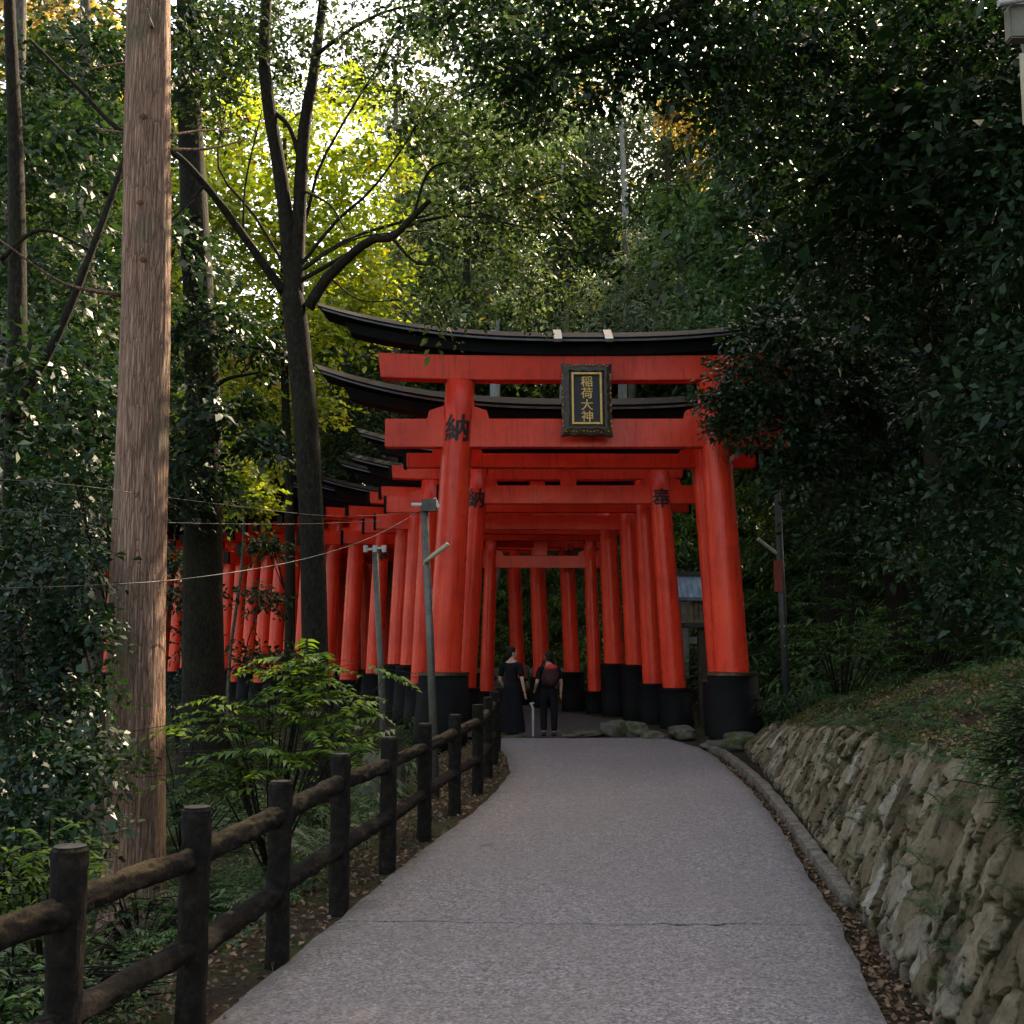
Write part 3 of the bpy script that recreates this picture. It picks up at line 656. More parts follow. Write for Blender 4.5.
# front gate
D1 = 20.0
g1, w1 = torii('largest front torii with a gilded name plaque, framing the end of the path', (xat(440, 738, D1), D1), (xat(737, 738, D1), D1), .30, .32, zat(673, D1), .46,
      (zat(448, D1), zat(420, D1), .13), (785 - 383) / 2 / F * D1 * 1.012, (zat(382, D1), zat(358, D1), .17), 206 / F * D1 * 1.01, zat(334, D1), 4.62, .56,
      chars=('納', '奉', zat(430, D1)), csize=.50, strut=True)
cx = (383 + 785) / 2
pq = empty('name_plaque'); pq.parent = g1; pq.rotation_euler = (R(-9), 0, 0); pq.location = (xat(585, 400, D1) - g1.location.x, -w1 - .08, zat(399, D1 - .5))
pq.empty_display_size = .1
def plaque():
    W, H = .43, .65
    # carved outer frame with a wavy outline and real thickness
    mb = MB(); outl = []
    n = 96
    for k in range(n):
        a = 2 * PI * k / n; c, s = math.cos(a), math.sin(a)
        q = 1 / max(abs(c) / W, abs(s) / H); wv = 1 + .022 * math.sin(k * PI / 3) + (.03 if abs(abs(c) * q - W) < .06 and abs(abs(s) * q - H) < .06 else 0)
        outl.append((c * q * wv, s * q * wv))
    v = [(x, .05, z) for x, z in outl] + [(x, -.02, z) for x, z in outl] + [(x * .80, -.075, z * .84) for x, z in outl] + [(x * .70, -.075, z * .78) for x, z in outl] + [(x * .66, -.03, z * .76) for x, z in outl]
    f = []
    for L_ in range(4):
        for k in range(n): k2 = (k + 1) % n; f.append((L_ * n + k, L_ * n + k2, (L_ + 1) * n + k2, (L_ + 1) * n + k))
    f += [tuple(range(n)), tuple(4 * n + k for k in range(n))]
    board = mb.add(v, f).build('plaque', 'darkwood', g1); board.location = pq.location; board.rotation_euler = pq.rotation_euler
    bpy.data.objects.remove(pq)
    mb = MB(); a, b_ = .26, .475; t_ = .034
    mb.box(-a, a, -.087, -.031, b_ - t_, b_); mb.box(-a, a, -.087, -.031, -b_, -b_ + t_)
    mb.box(-a, -a + t_, -.087, -.031, -b_ + t_ + .001, b_ - t_ - .001); mb.box(a - t_, a, -.087, -.031, -b_ + t_ + .001, b_ - t_ - .001)
    mb.build('gilt_frame', 'gold', board)
    mb = MB().box(-a + t_ + .001, a - t_ - .001, -.045, -.031, -b_ + t_ + .001, b_ - t_ - .001); mb.build('panel', 'ink', board)
    for i, ch in enumerate('稲荷大神'):
        me = text_mesh(ch, .215, .012); xs = [q.co.x for q in me.vertices]; ys = [q.co.y for q in me.vertices]
        cx_, cy_ = (min(xs) + max(xs)) / 2, (min(ys) + max(ys)) / 2
        for q in me.vertices: q.co = ((q.co.x - cx_), -.052, .32 - i * .213 + (q.co.y - cy_))
        me.name = 'gilt_character'; bm = bmesh.new(); bm.from_mesh(me); n0 = len(bm.verts); bm.from_mesh(me); bm.verts.ensure_lookup_table()
        for q in bm.verts[n0:]: q.co += Vector((.006, -.0012, -.003))
        bm.to_mesh(me); bm.free(); link('gilt_character', me, 'gold', board)
    # gilt studs and scrolls on the frame
    mb = MB(); rs = random.Random(3)
    for s in (-1, 1):
        for z in (-.5, -.42, -.22, -.12, .02, .1, .19, .36, .43):
            r_ = rs.uniform(.014, .026); x = s * (W * .95); pts = [(x, -.045, z - r_ * 1.3), (x + .01 * s, -.062, z), (x, -.045, z + r_ * 1.3)]; mb.tube(pts, [.004, r_ * .7, .004], 8)
    for s in (-1, 1):
        for x in np.arange(-.36, .37, .06):
            z = s * (H * .93) + rs.uniform(-.02, .02); mb.tube([(x - .02, -.05, z), (x, -.068, z + .01), (x + .02, -.05, z - .005)], [.003, rs.uniform(.008, .015), .003], 7)
    mb.build('gilt_ornament', 'gold', board)
    for x in (557, 607):
        xx = xat(x, 345, D1) - g1.location.x; z = zat(345, D1)
        MB().add([(xx - .07, -.52, z - .08), (xx + .07, -.52, z - .08), (xx + .07, 0, z + .22), (xx - .07, 0, z + .22), (xx - .07, -.52, z - .02), (xx + .07, -.52, z - .02), (xx + .07, 0, z + .28), (xx - .07, 0, z + .28)],
                 [(0, 3, 2, 1), (4, 5, 6, 7), (0, 1, 5, 4), (1, 2, 6, 5), (2, 3, 7, 6), (3, 0, 4, 7)]).build('roof_bracket', 'steel', g1)
plaque()
# second gate, close behind the first and nearly as wide
D2 = 21.5
torii('wide torii right behind the front one, black roof showing between its beams', (xat(438, 730, D2), D2), (xat(728, 730, D2), D2 + .1), .27, .34, zat(680, D2), .40,
      (zat(468, D2), zat(454, D2), .12), 3.3, (zat(445, D2), zat(425, D2), .17), 3.55, zat(399, D2), 4.85, .66, chars=None, strut=False, endcaps=True)
D3 = 23.2
torii('narrower torii with a single character on each pillar, third from the front', (xat(462, 722, D3), D3), (xat(677, 722, D3), D3), .24, .30, zat(689, D3), .33,
      (zat(504, D3), zat(486, D3), .11), 2.62, (zat(468, D3), zat(456, D3), .15), 2.55, zat(440, D3), 3.3, .4, chars=('納', '奉', zat(499, D3)), csize=.42, endcaps=True)
rows = [  # (label, px left, D left, px right, D right, base height)
    ('fourth torii counted from the front, its right pillar half hidden by the lettered one', 420, 24.4, 656, 24.4, .77),
    ('fifth torii counted from the front with a tall black pillar base', 408, 25.5, 639, 25.7, 1.13),
    ('sixth torii counted from the front with the widest visible right pillar', 395, 26.5, 617, 27.0, 1.13)]
def rowgate(label, L, Rr, zb=1.0, k=1.0, group=None, chars=None, pr=.235):
    return torii(label, L, Rr, pr, .2, zb, pr * 1.42, (4.15 * k, 4.47 * k, .10), math.hypot(L[0] - Rr[0], L[1] - Rr[1]) / 2 + .75, (4.80 * k, 5.06 * k, .14), math.hypot(L[0] - Rr[0], L[1] - Rr[1]) / 2 + .62,
                 5.46 * k, math.hypot(L[0] - Rr[0], L[1] - Rr[1]) / 2 + 1.25, .42 * k, group=group, chars=chars, csize=.38, endcaps=True)
GR = 'torii packed along the tunnel that curves away to the left'
for i, (lb, a, da, b, db, zb) in enumerate(rows):
    rowgate(lb, (xat(a, 715, da), da), (xat(b, 715, db), db), zb, 1.06 if i == 0 else 1.0, GR, None, .245)
# small gate framed inside the big ones
DS = 28.0
torii('small dark torii framed in the opening of the front gates, green hillside behind', (xat(486, 715, DS), DS), (xat(596, 715, DS), DS), .175, .12, .45, .25, (zat(568, DS), zat(556, DS), .09), 1.85,
      (zat(541, DS), zat(531, DS), .12), 1.8, zat(519, DS), 2.3, .25, group=GR, chars=None, endcaps=False)
row2 = [(372, 27.6, 14, 5.0), (347, 28.5, 21, 5.2), (325, 29.3, 27, 5.5), (314, 29.8, 35, 4.8), (300, 30.3, 38, 4.7), (287, 30.8, 41, 4.7), (273, 31.4, 44, 4.6), (260, 31.9, 47, 4.6), (246, 32.4, 50, 4.6), (234, 32.9, 51, 4.6), (222, 33.4, 52, 4.6), (209, 33.8, 54, 4.6), (197, 34.2, 55, 4.6), (185, 34.7, 55, 4.6), (172, 35.2, 56, 4.6), (158, 35.8, 57, 4.6), (144, 36.4, 57, 4.6), (126, 37.1, 57, 4.6), (106, 37.9, 57, 4.6)]
names = ['torii of the left-curving row just past the forked pipe pole, a character on its pillar', 'torii of the left-curving row seen between the pipe poles', 'torii of the left-curving row just right of the forked tree trunk', 'torii of the left-curving row half covered by the forked tree trunk']
for i, (px, D, a, sp) in enumerate(row2):
    x, y = xat(px, 700, D), D; a = R(a)
    lb = names[i] if i < len(names) else 'red torii crowded in the far left part of the row, left of the forked tree'
    rowgate(lb, (x, y), (x + sp * math.cos(a), y + sp * math.sin(a)), random.uniform(.5, 1.0), random.uniform(.95, 1.0) * (1 - .004 * i), GR, ('奉' if i == 0 else None, '奉' if i == 0 else None, 4.7 * .8) if i < 1 else None, random.uniform(.19, .235))

# ------------------------------------------------------------------ lantern, poles, wires, stones
def lantern():
    c = P(706, 735, 24.0); x, y = c.x, 24.3; t = empty('wooden_lantern', (x, y, T(x, y))); tag(t, 'roofed dark wooden lantern on a post, blue-grey copper roof, beside the right front pillar', 'lantern')
    MB().box(-.09, .09, -.09, .09, -.1, 2.0).build('post', 'darkwood', t, bevel=.01)
    MB().box(-.42, .42, -.36, .36, 2.0, 2.1).build('platform', 'darkwood', t, bevel=.01)
    b = MB().box(-.27, .27, -.24, .24, 2.1, 2.72).build('lamp_box', surf('aged_timber', (0.16, 0.14, 0.09), (0.28, 0.25, 0.18), 10, .7), t, bevel=.01)
    mb = MB()
    for k in range(-2, 3): mb.box(k * .1 - .012, k * .1 + .012, -.262, -.245, 2.16, 2.66)
    mb.build('lattice', 'darkwood', b)
    mb = MB(); v = []; f = []; n = 10
    prof = [(-.62, 2.62), (-.40, 2.82), (-.2, 2.98), (0, 3.1), (.2, 2.98), (.40, 2.82), (.62, 2.62)]
    for s in (-1, 1):
        for (yy, zz) in prof: v.append((s * (.66 + .04 * abs(yy)), yy, zz))
    for s in (-1, 1):
        for (yy, zz) in prof: v.append((s * .64, yy * .97, zz - .07))
    for k in range(6): f += [(k, k + 1, 7 + k + 1, 7 + k), (14 + k, 21 + k, 21 + k + 1, 14 + k + 1), (k, 14 + k, 15 + k, k + 1), (7 + k, 8 + k, 22 + k, 21 + k)]
    f += [(0, 7, 21, 14), (6, 20, 27, 13)]
    r_ = mb.add(v, f).build('roof', 'copperblue', t)
    MB().box(-.68, .68, -.07, .07, 3.08, 3.18).build('ridge_cap', 'darksteel', r_, bevel=.01)
    mb = MB()
    for k in range(-5, 6): mb.tube([(k * .12, -.60, 2.645), (k * .12, -.40, 2.83), (k * .12, -.02, 3.10)], .014, 6)
    mb.build('roof_batten', 'copperblue', r_)
lantern()
def pole(label, top, bot, r, mat, name='pipe_pole'):
    t = empty(name, bot); tag(t, label, 'pole'); d = Vector(top) - Vector(bot)
    mb = MB(); mb.tube([(0, 0, -.3), d * .5, d], [r, r, r * .95], 14); mb.build('pipe', mat, t, smooth=True); return t, d
b1 = P(437, 790, 13); b1.z = T(b1.x, 13)
t, d = pole('taller grey pipe pole with clamps and pale tube lamp before the front gate', P(424, 503, 13), b1, .045, 'steel')
MB().box(-.02, .14, -.07, .03, -.10, .04).build('junction_box', 'darkwood', t).location = d
mb = MB(); mb.tube([(-.14, 0, -.02), (.05, -.03, -.02)], .022, 8); mb.tube([(.12, -.05, .05), (.17, -.05, -.06)], .02, 8); o = mb.build('insulator', 'white', t); o.location = d
q = P(425, 562, 12.95) - b1; q2 = P(448, 544, 12.8) - b1
mb = MB(); mb.tube([P(424, 566, 13) - b1, q], .014, 6); mb.tube([q, (q + q2) / 2, q2], [.024, .028, .026], 10); o = mb.build('tube_lamp', 'cream', t, smooth=True)
b2 = P(388, 745, 15); b2.z = T(b2.x, 15)
t, d = pole('shorter grey pipe pole leaning beside the taller one, white insulators at its top', P(375, 550, 15), b2, .042, 'steel')
mb = MB(); mb.tube([(-.13, 0, .0), (.13, 0, .03)], .018, 8)
for x in (-.12, .0, .12): mb.tube([(x, -.02, -.03), (x, -.02, .06)], .03, 8)
o = mb.build('insulator', 'white', t); o.location = d
b3 = P(788, 706, 21); b3.z = T(b3.x, 21)
t, d = pole('dark slim pole with a small red box, right of the front gate', P(777, 490, 21), b3, .07, 'darksteel')
mb = MB(); mb.box(-.09, .05, -.12, .0, 0, .58); o = mb.build('red_box', 'rust', t, bevel=.01); o.location = P(779, 592, 20.95) - b3
mb = MB(); mb.tube([P(758, 539, 20.7) - b3, P(776, 553, 20.9) - b3], .03, 8); mb.build('tube_lamp', 'white', t)
# tall white pole behind the gates, concrete pole at right
b4 = P(495, 640, 41); b4.z = T(b4.x, 41)
t, d = pole('tall white utility pole rising behind the roof of the front gate', P(495, 284, 41), b4, .19, 'white', 'utility_pole')
MB().box(-.5, .5, -.06, .06, -.7, -.6).build('crossarm', 'steel', t).location = d
b5 = (xat(1165, 600, 7.4), 7.4, 0); b5 = Vector((b5[0], 7.4, T(b5[0], 7.4)))
t, d = pole('concrete pole with a pale sign plate cut by the upper right corner', P(1012, -60, 7.4), b5, .085, 'concrete', 'utility_pole')
o = MB().box(-.055, .055, -.015, .0, -.5, 0).build('sign_plate', 'cream', t, bevel=.004); o.location = P(1027, 54, 7.28) - b5
o = MB().tube([(-.14, -.02, 0), (.12, -.02, .05)], .022, 10).build('bracket_lamp', 'white', t); o.location = P(1018, 5, 7.25) - b5
o = MB().box(-.10, .1, -.05, .05, -.12, .12).build('switch_box', 'concrete', t, bevel=.01); o.location = P(1022, 24, 7.32) - b5
def wire(label, pts, r=.006, mat='wire'):
    mb = MB(); mb.tube(pts, r, 6, smooth=6); o = mb.build('overhead_wire', mat, None, smooth=True); tag(o, label, 'wire')
wire('pale cable sagging across the big cedar trunk, lowest of the wires', [P(424, 509, 13), P(370, 538, 12), P(300, 560, 11), P(200, 577, 9.6), P(100, 585, 8.6), P(-60, 590, 8)], .0042, 'wire')
wire('thin dark wire running level across the big cedar trunk, lowest of the dark ones', [P(380, 521, 15), P(300, 524, 13), P(180, 523, 10.5), P(90, 517, 9), P(-40, 508, 8.4)], .004)
wire('thin dark wire crossing the big cedar trunk, uppermost of the dark ones', [P(424, 512, 13), P(330, 516, 12), P(170, 498, 9.8), P(90, 487, 8.6), P(-40, 476, 8.2)], .0035)
def rock(name, x, y, z, sx, sy, sz, seed, mat='boulder'):
    bm = bmesh.new(); bmesh.ops.create_icosphere(bm, subdivisions=4, radius=1)
    for v in bm.verts:
        p = v.co * 1.0; f = 1 + .10 * math.sin(p.x * 3.1 + seed) * math.cos(p.y * 2.7 + seed) + .06 * math.sin(p.z * 6 + p.x * 5 + seed) + .02 * math.sin(p.x * 17 + p.y * 13 + seed)
        q = Vector((math.copysign(abs(p.x) ** .75, p.x), math.copysign(abs(p.y) ** .75, p.y), math.copysign(abs(p.z) ** .8, p.z)))
        v.co = Vector((q.x * sx * f, q.y * sy * f, q.z * sz * f))
    me = bpy.data.meshes.new(name); bm.to_mesh(me); bm.free(); me.polygons.foreach_set('use_smooth', [True] * len(me.polygons))
    o = link(name, me, mat); o.location = (x, y, z); o.rotation_euler = (0, 0, seed); return o
for i, (px, py, D, w, h, lb) in enumerate([(723, 744, 19.0, .36, .10, 'flat pale edging stone at the foot of the right front pillar, nearest the stone wall'), (682, 731, 20.6, .42, .13, 'pale flat-topped edging stone left of the right front pillar, longest of the row'),
        (653, 735, 20.4, .2, .10, 'small dull edging stone between two larger ones near the right pillars'), (636, 727, 20.9, .24, .15, 'rounded mossy edging stone, second from left in the cluster under the right pillars'),
        (614, 727, 20.9, .27, .16, 'rounded mossy edging stone at the left end of the cluster under the right pillars'), (742, 737, 19.4, .3, .12, 'brownish stone wedged where the wall meets the front gate base'),
        (585, 733, 20.7, .5, .055, 'low mossy kerb stone at the far end of the path, behind the right walker'), (508, 736, 20.7, .35, .05, 'low pale kerb stone at the far end of the path, at the fence end')]):
    p = P(px, py, D); tag(rock('edging_stone', p.x, D, max(p.z - h * .3, -.02), w, .2, h, i * 1.7), lb, 'stone', 'stones edging the far end of the path')
for px, py, D, s, lb in [(505, 762 + 90, 14.6, .1, None)]: pass
p = Vector((-.62, 8.75, 0)); 
tag(rock('stone_block', xat(392, 820, 12.2) - .25, 13.6, .10, .28, .2, .34, 2.2, 'boulder'), 'grey block stone standing behind the fence next to the pipe poles', 'stone')
# pale stone fence behind the lantern
t = empty('stone_fence', (xat(690, 700, 29), 29.0, T(xat(690, 700, 29), 29.0))); tag(t, 'pale granite post-and-rail fence in the gap left of the right front pillar', 'fence')
for z in (.5, 1.35): MB().box(-1.6, 1.4, -.09, .09, z + .6, z + .78).build('rail', 'stonepale', t, bevel=.012)
for k in range(5): MB().box(-1.6 + k * .7, -1.42 + k * .7, -.12, .12, -.3, 2.35).build('post', 'stonepale', t, bevel=.015)
t = empty('white_stake', (xat(533, 733, 20.9), 20.9, -.02)); tag(t, 'thin white stake standing between the two walkers', 'stake')
MB().tube([(0, 0, -.05), (.0, 0, .5), (-.03, 0, .58)], [.022, .022, .02], 10).build('shaft', 'white', t); MB().tube([(-.06, 0, .58), (.02, 0, .60)], .016, 8).build('hook', 'white', t)
# low dry-stone wall far inside the gates
def farwall():
    mb = MB(); rs = random.Random(5)
    for r_ in range(2):
        x = -1.0
        while x < 3.6:
            w = rs.uniform(.3, .6); mb.box(x, x + w - .03, -.2 + rs.uniform(-.04, .04), .3, r_ * .33, r_ * .33 + .3); x += w
    o = mb.build('dry_stone_wall', surf('pale_wall_stone', (0.12, 0.12, 0.10), (0.36, 0.34, 0.33), 3, .9, fine=(0.1, 0.11, 0.06)), None, bevel=.05); o.location = (0, 33.5, T(1, 33.5) - .1)
    o.rotation_euler = (0, 0, -.3)
    tag(o, 'low dry-stone wall of pale blocks seen far through the gates, under the green hillside', 'wall')
farwall()

# ------------------------------------------------------------------ people
def skin_mesh(joints, edges, root=0, sub=2):
    me = bpy.data.meshes.new('s'); me.from_pydata([j[:3] for j in joints], edges, []); o = bpy.data.objects.new('s', me); C.objects.link(o)
    md = o.modifiers.new('k', 'SKIN'); md.use_smooth_shade = True; o.modifiers.new('b', 'SUBSURF').levels = sub
    for i, j in enumerate(joints):
        sv = me.skin_vertices[0].data[i]; sv.radius = (j[3], j[4] if len(j) > 4 else j[3]); sv.use_root = (i == root)
    dg = bpy.context.evaluated_depsgraph_get(); r_ = bpy.data.meshes.new_from_object(o.evaluated_get(dg)); bpy.data.objects.remove(o); return r_
def merge_meshes(ms, voxel):
    bm = bmesh.new()
    for m_ in ms: bm.from_mesh(m_)
    me = bpy.data.meshes.new('m'); bm.to_mesh(me); bm.free(); o = bpy.data.objects.new('m', me); C.objects.link(o)
    if voxel:
        md = o.modifiers.new('r', 'REMESH'); md.mode = 'VOXEL'; md.voxel_size = voxel; md.use_smooth_shade = True
    dg = bpy.context.evaluated_depsgraph_get(); r_ = bpy.data.meshes.new_from_object(o.evaluated_get(dg)); bpy.data.objects.remove(o); return r_
def blob(c, s, sub=3):
    bm = bmesh.new(); bmesh.ops.create_icosphere(bm, subdivisions=sub, radius=1)
    for v in bm.verts: v.co = Vector((v.co.x * s[0] + c[0], v.co.y * s[1] + c[1], v.co.z * s[2] + c[2]))
    me = bpy.data.meshes.new('b'); bm.to_mesh(me); bm.free(); return me
def person(loc, rz, label, H=1.6, skirt=False, armbend=0.25, head_turn=0, stride=.08, bun=False):
    t = empty('person', loc, rz); t.scale = (H / 1.7,) * 3; tag(t, label, 'person')
    # faces -Y in local space; x right side
    J = [(0, 0, .93, .095, .07), (0, .01, 1.10, .085, .065), (0, .01, 1.28, .13, .085), (0, .015, 1.40, .11, .085), (0, .01, 1.47, .052, .052), (0, -.005, 1.55, .055, .06)]
    E = [(0, 1), (1, 2), (2, 3), (3, 4), (4, 5)]
    hands = []
    for s in (-1, 1):
        b = len(J); st = stride * s
        J += [(s * .09, 0, .88, .085), (s * .10, -.02 - st, .50, .058), (s * .10, .02 + st * .6 - st, .09, .036), (s * .105, -.13 - st * .4, .03, .03)]
        E += [(0, b), (b, b + 1), (b + 1, b + 2), (b + 2, b + 3)]
        b = len(J); bend = armbend if s > 0 else armbend * .4
        sh = (s * .185, .015, 1.37); el = (s * .25, .04, 1.09); wr = (s * .255, .04 - bend * .8, 1.09 - .25 * math.cos(bend * 3.2))
        J += [sh + (.05,), el + (.038,), wr + (.026,)]; E += [(3, b), (b, b + 1), (b + 1, b + 2)]
        hands.append((s, Vector(wr), (Vector(wr) - Vector(el)).normalized()))
    parts = [skin_mesh(J, E)]
    for s, w, d in hands:
        side = Vector((0, 1, 0)); side = (side - d * side.dot(d)).normalized(); nrm = d.cross(side)
        K = [tuple(w) + (.022, .022), tuple(w + d * .045) + (.028, .017), tuple(w + d * .085) + (.034, .015)]; parts.append(skin_mesh(K, [(0, 1), (1, 2)], 0, 1))
        for k, ln in enumerate((.070, .080, .074, .056)):
            a = w + d * .07 + side * ((k - 1.5) * .019); m_ = a + d * ln * .55 + nrm * (.006 * s); e = a + d * ln + nrm * (.02 * s); parts.append(skin_mesh([tuple(a) + (.0095,), tuple(m_) + (.0085,), tuple(e) + (.007,)], [(0, 1), (1, 2)], 0, 1))
        a = w + d * .025 - side * .02; parts.append(skin_mesh([tuple(a) + (.011,), tuple(a + d * .03 - side * .022) + (.010,), tuple(a + d * .06 - side * .028) + (.008,)], [(0, 1), (1, 2)], 0, 1))
    # head: skull, jaw, nose, ears, brow, mouth
    hm = Matrix.Rotation(head_turn, 4, 'Z')
    hp = [blob((0, .0, 1.62), (.076, .092, .098)), blob((0, -.035, 1.565), (.052, .052, .05)), blob((0, -.098, 1.60), (.012, .018, .022), 2), blob((-.078, .005, 1.605), (.012, .02, .03), 2), blob((.078, .005, 1.605), (.012, .02, .03), 2),
          blob((0, -.082, 1.565), (.022, .012, .007), 2), blob((-.03, -.082, 1.635), (.022, .01, .007), 2), blob((.03, -.082, 1.635), (.022, .01, .007), 2)]
    for h in hp: h.transform(hm)
    body = merge_meshes(parts + hp, .009); body.name = 'body'; link('body', body, 'skin', t)
    eyes = merge_meshes([blob((-.03, -.086, 1.617), (.012, .008, .007), 2), blob((.03, -.086, 1.617), (.012, .008, .007), 2)], 0); eyes.transform(hm); eyes.name = 'eyes'; link('eyes', eyes, 'ink', t)
    hr = [blob((0, .022, 1.645), (.092, .098, .096)), blob((0, .055, 1.59), (.080, .06, .085))]
    if bun: hr.append(blob((0, .09, 1.70), (.045, .045, .045), 2))
    hr = merge_meshes(hr, .012); hr.transform(hm); hr.name = 'hair'; link('hair', hr, 'hair', t)
    # shirt
    SJ = [(0, 0, .93, .152, .125), (0, .01, 1.10, .14, .11), (0, .01, 1.27, .165, .118), (0, .015, 1.40, .125, .098), (0, .012, 1.45, .07, .07)]
    SE = [(0, 1), (1, 2), (2, 3), (3, 4)]
    for s in (-1, 1):
        b = len(SJ); SJ += [(s * .185, .015, 1.37, .07), (s * .225, .03, 1.20, .062), (s * .24, .035, 1.14, .058)]; SE += [(3, b), (b, b + 1), (b + 1, b + 2)]
    m_ = merge_meshes([skin_mesh(SJ, SE)], .014); m_.name = 'shirt'; link('shirt', m_, 'cloth', t)
    if skirt:
        mb = MB(); n = 40; v = []; f = []; lv = [(1.06, .15, .13), (.96, .17, .145), (.8, .19, .16), (.5, .215, .19), (.22, .25, .215), (.10, .255, .22)]
        for z, a, b in lv:
            for k in range(n):
                an = 2 * PI * k / n; w = 1 + .05 * math.sin(an * 9) * (1 - z); v.append((a * w * math.cos(an), b * w * math.sin(an), z))
        for L_ in range(len(lv) - 1):
            for k in range(n): f.append((L_ * n + k, L_ * n + (k + 1) % n, (L_ + 1) * n + (k + 1) % n, (L_ + 1) * n + k))
        f += [tuple(range(n))]
        mb.add(v, f).build('skirt', 'cloth', t, smooth=True)
    else:
        TJ = [(0, 0, 1.05, .150, .122), (0, 0, .93, .152, .13)]; TE = [(0, 1)]
        for s in (-1, 1):
            st = stride * s; b = len(TJ); TJ += [(s * .09, 0, .85, .10), (s * .10, -.02 - st, .50, .082), (s * .10, .02 - st * .4, .10, .07)]; TE += [(1, b), (b, b + 1), (b + 1, b + 2)]
        m_ = merge_meshes([skin_mesh(TJ, TE)], .014); m_.name = 'trousers'; link('trousers', m_, 'cloth', t)
    for s in (-1, 1):
        st = stride * s; m_ = merge_meshes([blob((s * .103, -.075 - st * .4, .035), (.05, .13, .042)), blob((s * .10, .02 - st * .4, .06), (.045, .05, .055))], .01); m_.name = 'shoe'; link('shoe', m_, 'ink', t)
    return t
pa = P(512, 733, 20.75)
person((pa.x, 20.75, -.02), R(150), 'walker in a black top and long black skirt, left of the two under the gate', 1.58, True, .25, R(-40), bun=True)
pb = P(549, 733, 20.9)
person((pb.x, 20.9, -.02), R(186), 'walker in black seen from behind wearing a dark backpack, right of the two', 1.50, False, .3, R(10))
bp = empty('backpack', (pb.x + .02, 20.9 - .15, 1.08)); tag(bp, 'dark brown backpack with a red top on the back of the right walker', 'backpack'); bp.rotation_euler = (0, 0, R(6))
m_ = merge_meshes([blob((0, -.05, -.02), (.155, .10, .20)), blob((0, -.12, -.08), (.11, .06, .11))], .012); m_.name = 'bag'; link('bag', m_, 'bagcloth', bp)
m_ = merge_meshes([blob((0, -.07, .135), (.12, .085, .055))], .012); m_.name = 'top_flap'; link('top_flap', m_, 'redcloth', bp)
for s in (-1, 1): MB().tube([(s * .1, -.02, .14), (s * .1, .10, .27), (s * .11, .24, .16), (s * .12, .2, -.05), (s * .12, .02, -.17)], .017, 8, smooth=4).build('strap', 'bagcloth', bp)

# ------------------------------------------------------------------ trees
def ridged_trunk(name, pts, rad, mat, parent, seg=120, rings=420, amp=.02, flare=0, seed=0):
    pts = [Vector(p) for p in pts]; k = max(2, rings // (len(pts) - 1)); pts, rad = catmull(pts, rad, k); n = len(pts)
    Pn = np.array([tuple(p) for p in pts]); rd = np.array(rad); an = np.linspace(0, 2 * PI, seg, endpoint=False)
    A, Zr = np.meshgrid(an, Pn[:, 2]); H = Pn[:, 2] - Pn[0, 2]
    w = 0.18 * np.sin(Zr * 1.1 + seed) + .1 * np.sin(Zr * 2.7 + seed)
    rg = np.abs(np.sin(A * 11 + w * 9 + 1.6 * np.sin(Zr * 2.3 + A * 3))) * .5 + np.abs(np.sin(A * 23 + w * 14 + np.sin(Zr * 5 + A * 7) * 1.2)) * .35 + .25 * np.abs(np.sin(A * 41 + Zr * 3 + 2 * np.sin(Zr * 9 + A * 5)))
    r_ = rd[:, None] * (1 + amp * (rg - .5) * 2) + 0.012 * np.sin(A * 3 + Zr * .8 + seed)
    if flare: r_ = r_ + flare * np.exp(-H[:, None] / .45) * (1 + .45 * np.sin(A * 5 + seed))
    V = np.stack([Pn[:, 0:1] + r_ * np.cos(A), Pn[:, 1:2] + r_ * np.sin(A), Zr + 0 * A], -1)
    ix = np.arange(n * seg).reshape(n, seg); i2 = np.roll(ix, -1, 1)
    fq = np.stack([ix[:-1], i2[:-1], i2[1:], ix[1:]], -1).reshape(-1, 4)
    me = bpy.data.meshes.new(name); me.from_pydata(V.reshape(-1, 3).tolist(), [], fq.tolist() + [tuple(ix[-1].tolist())]); me.polygons.foreach_set('use_smooth', [True] * len(me.polygons))
    return link(name, me, mat, parent)
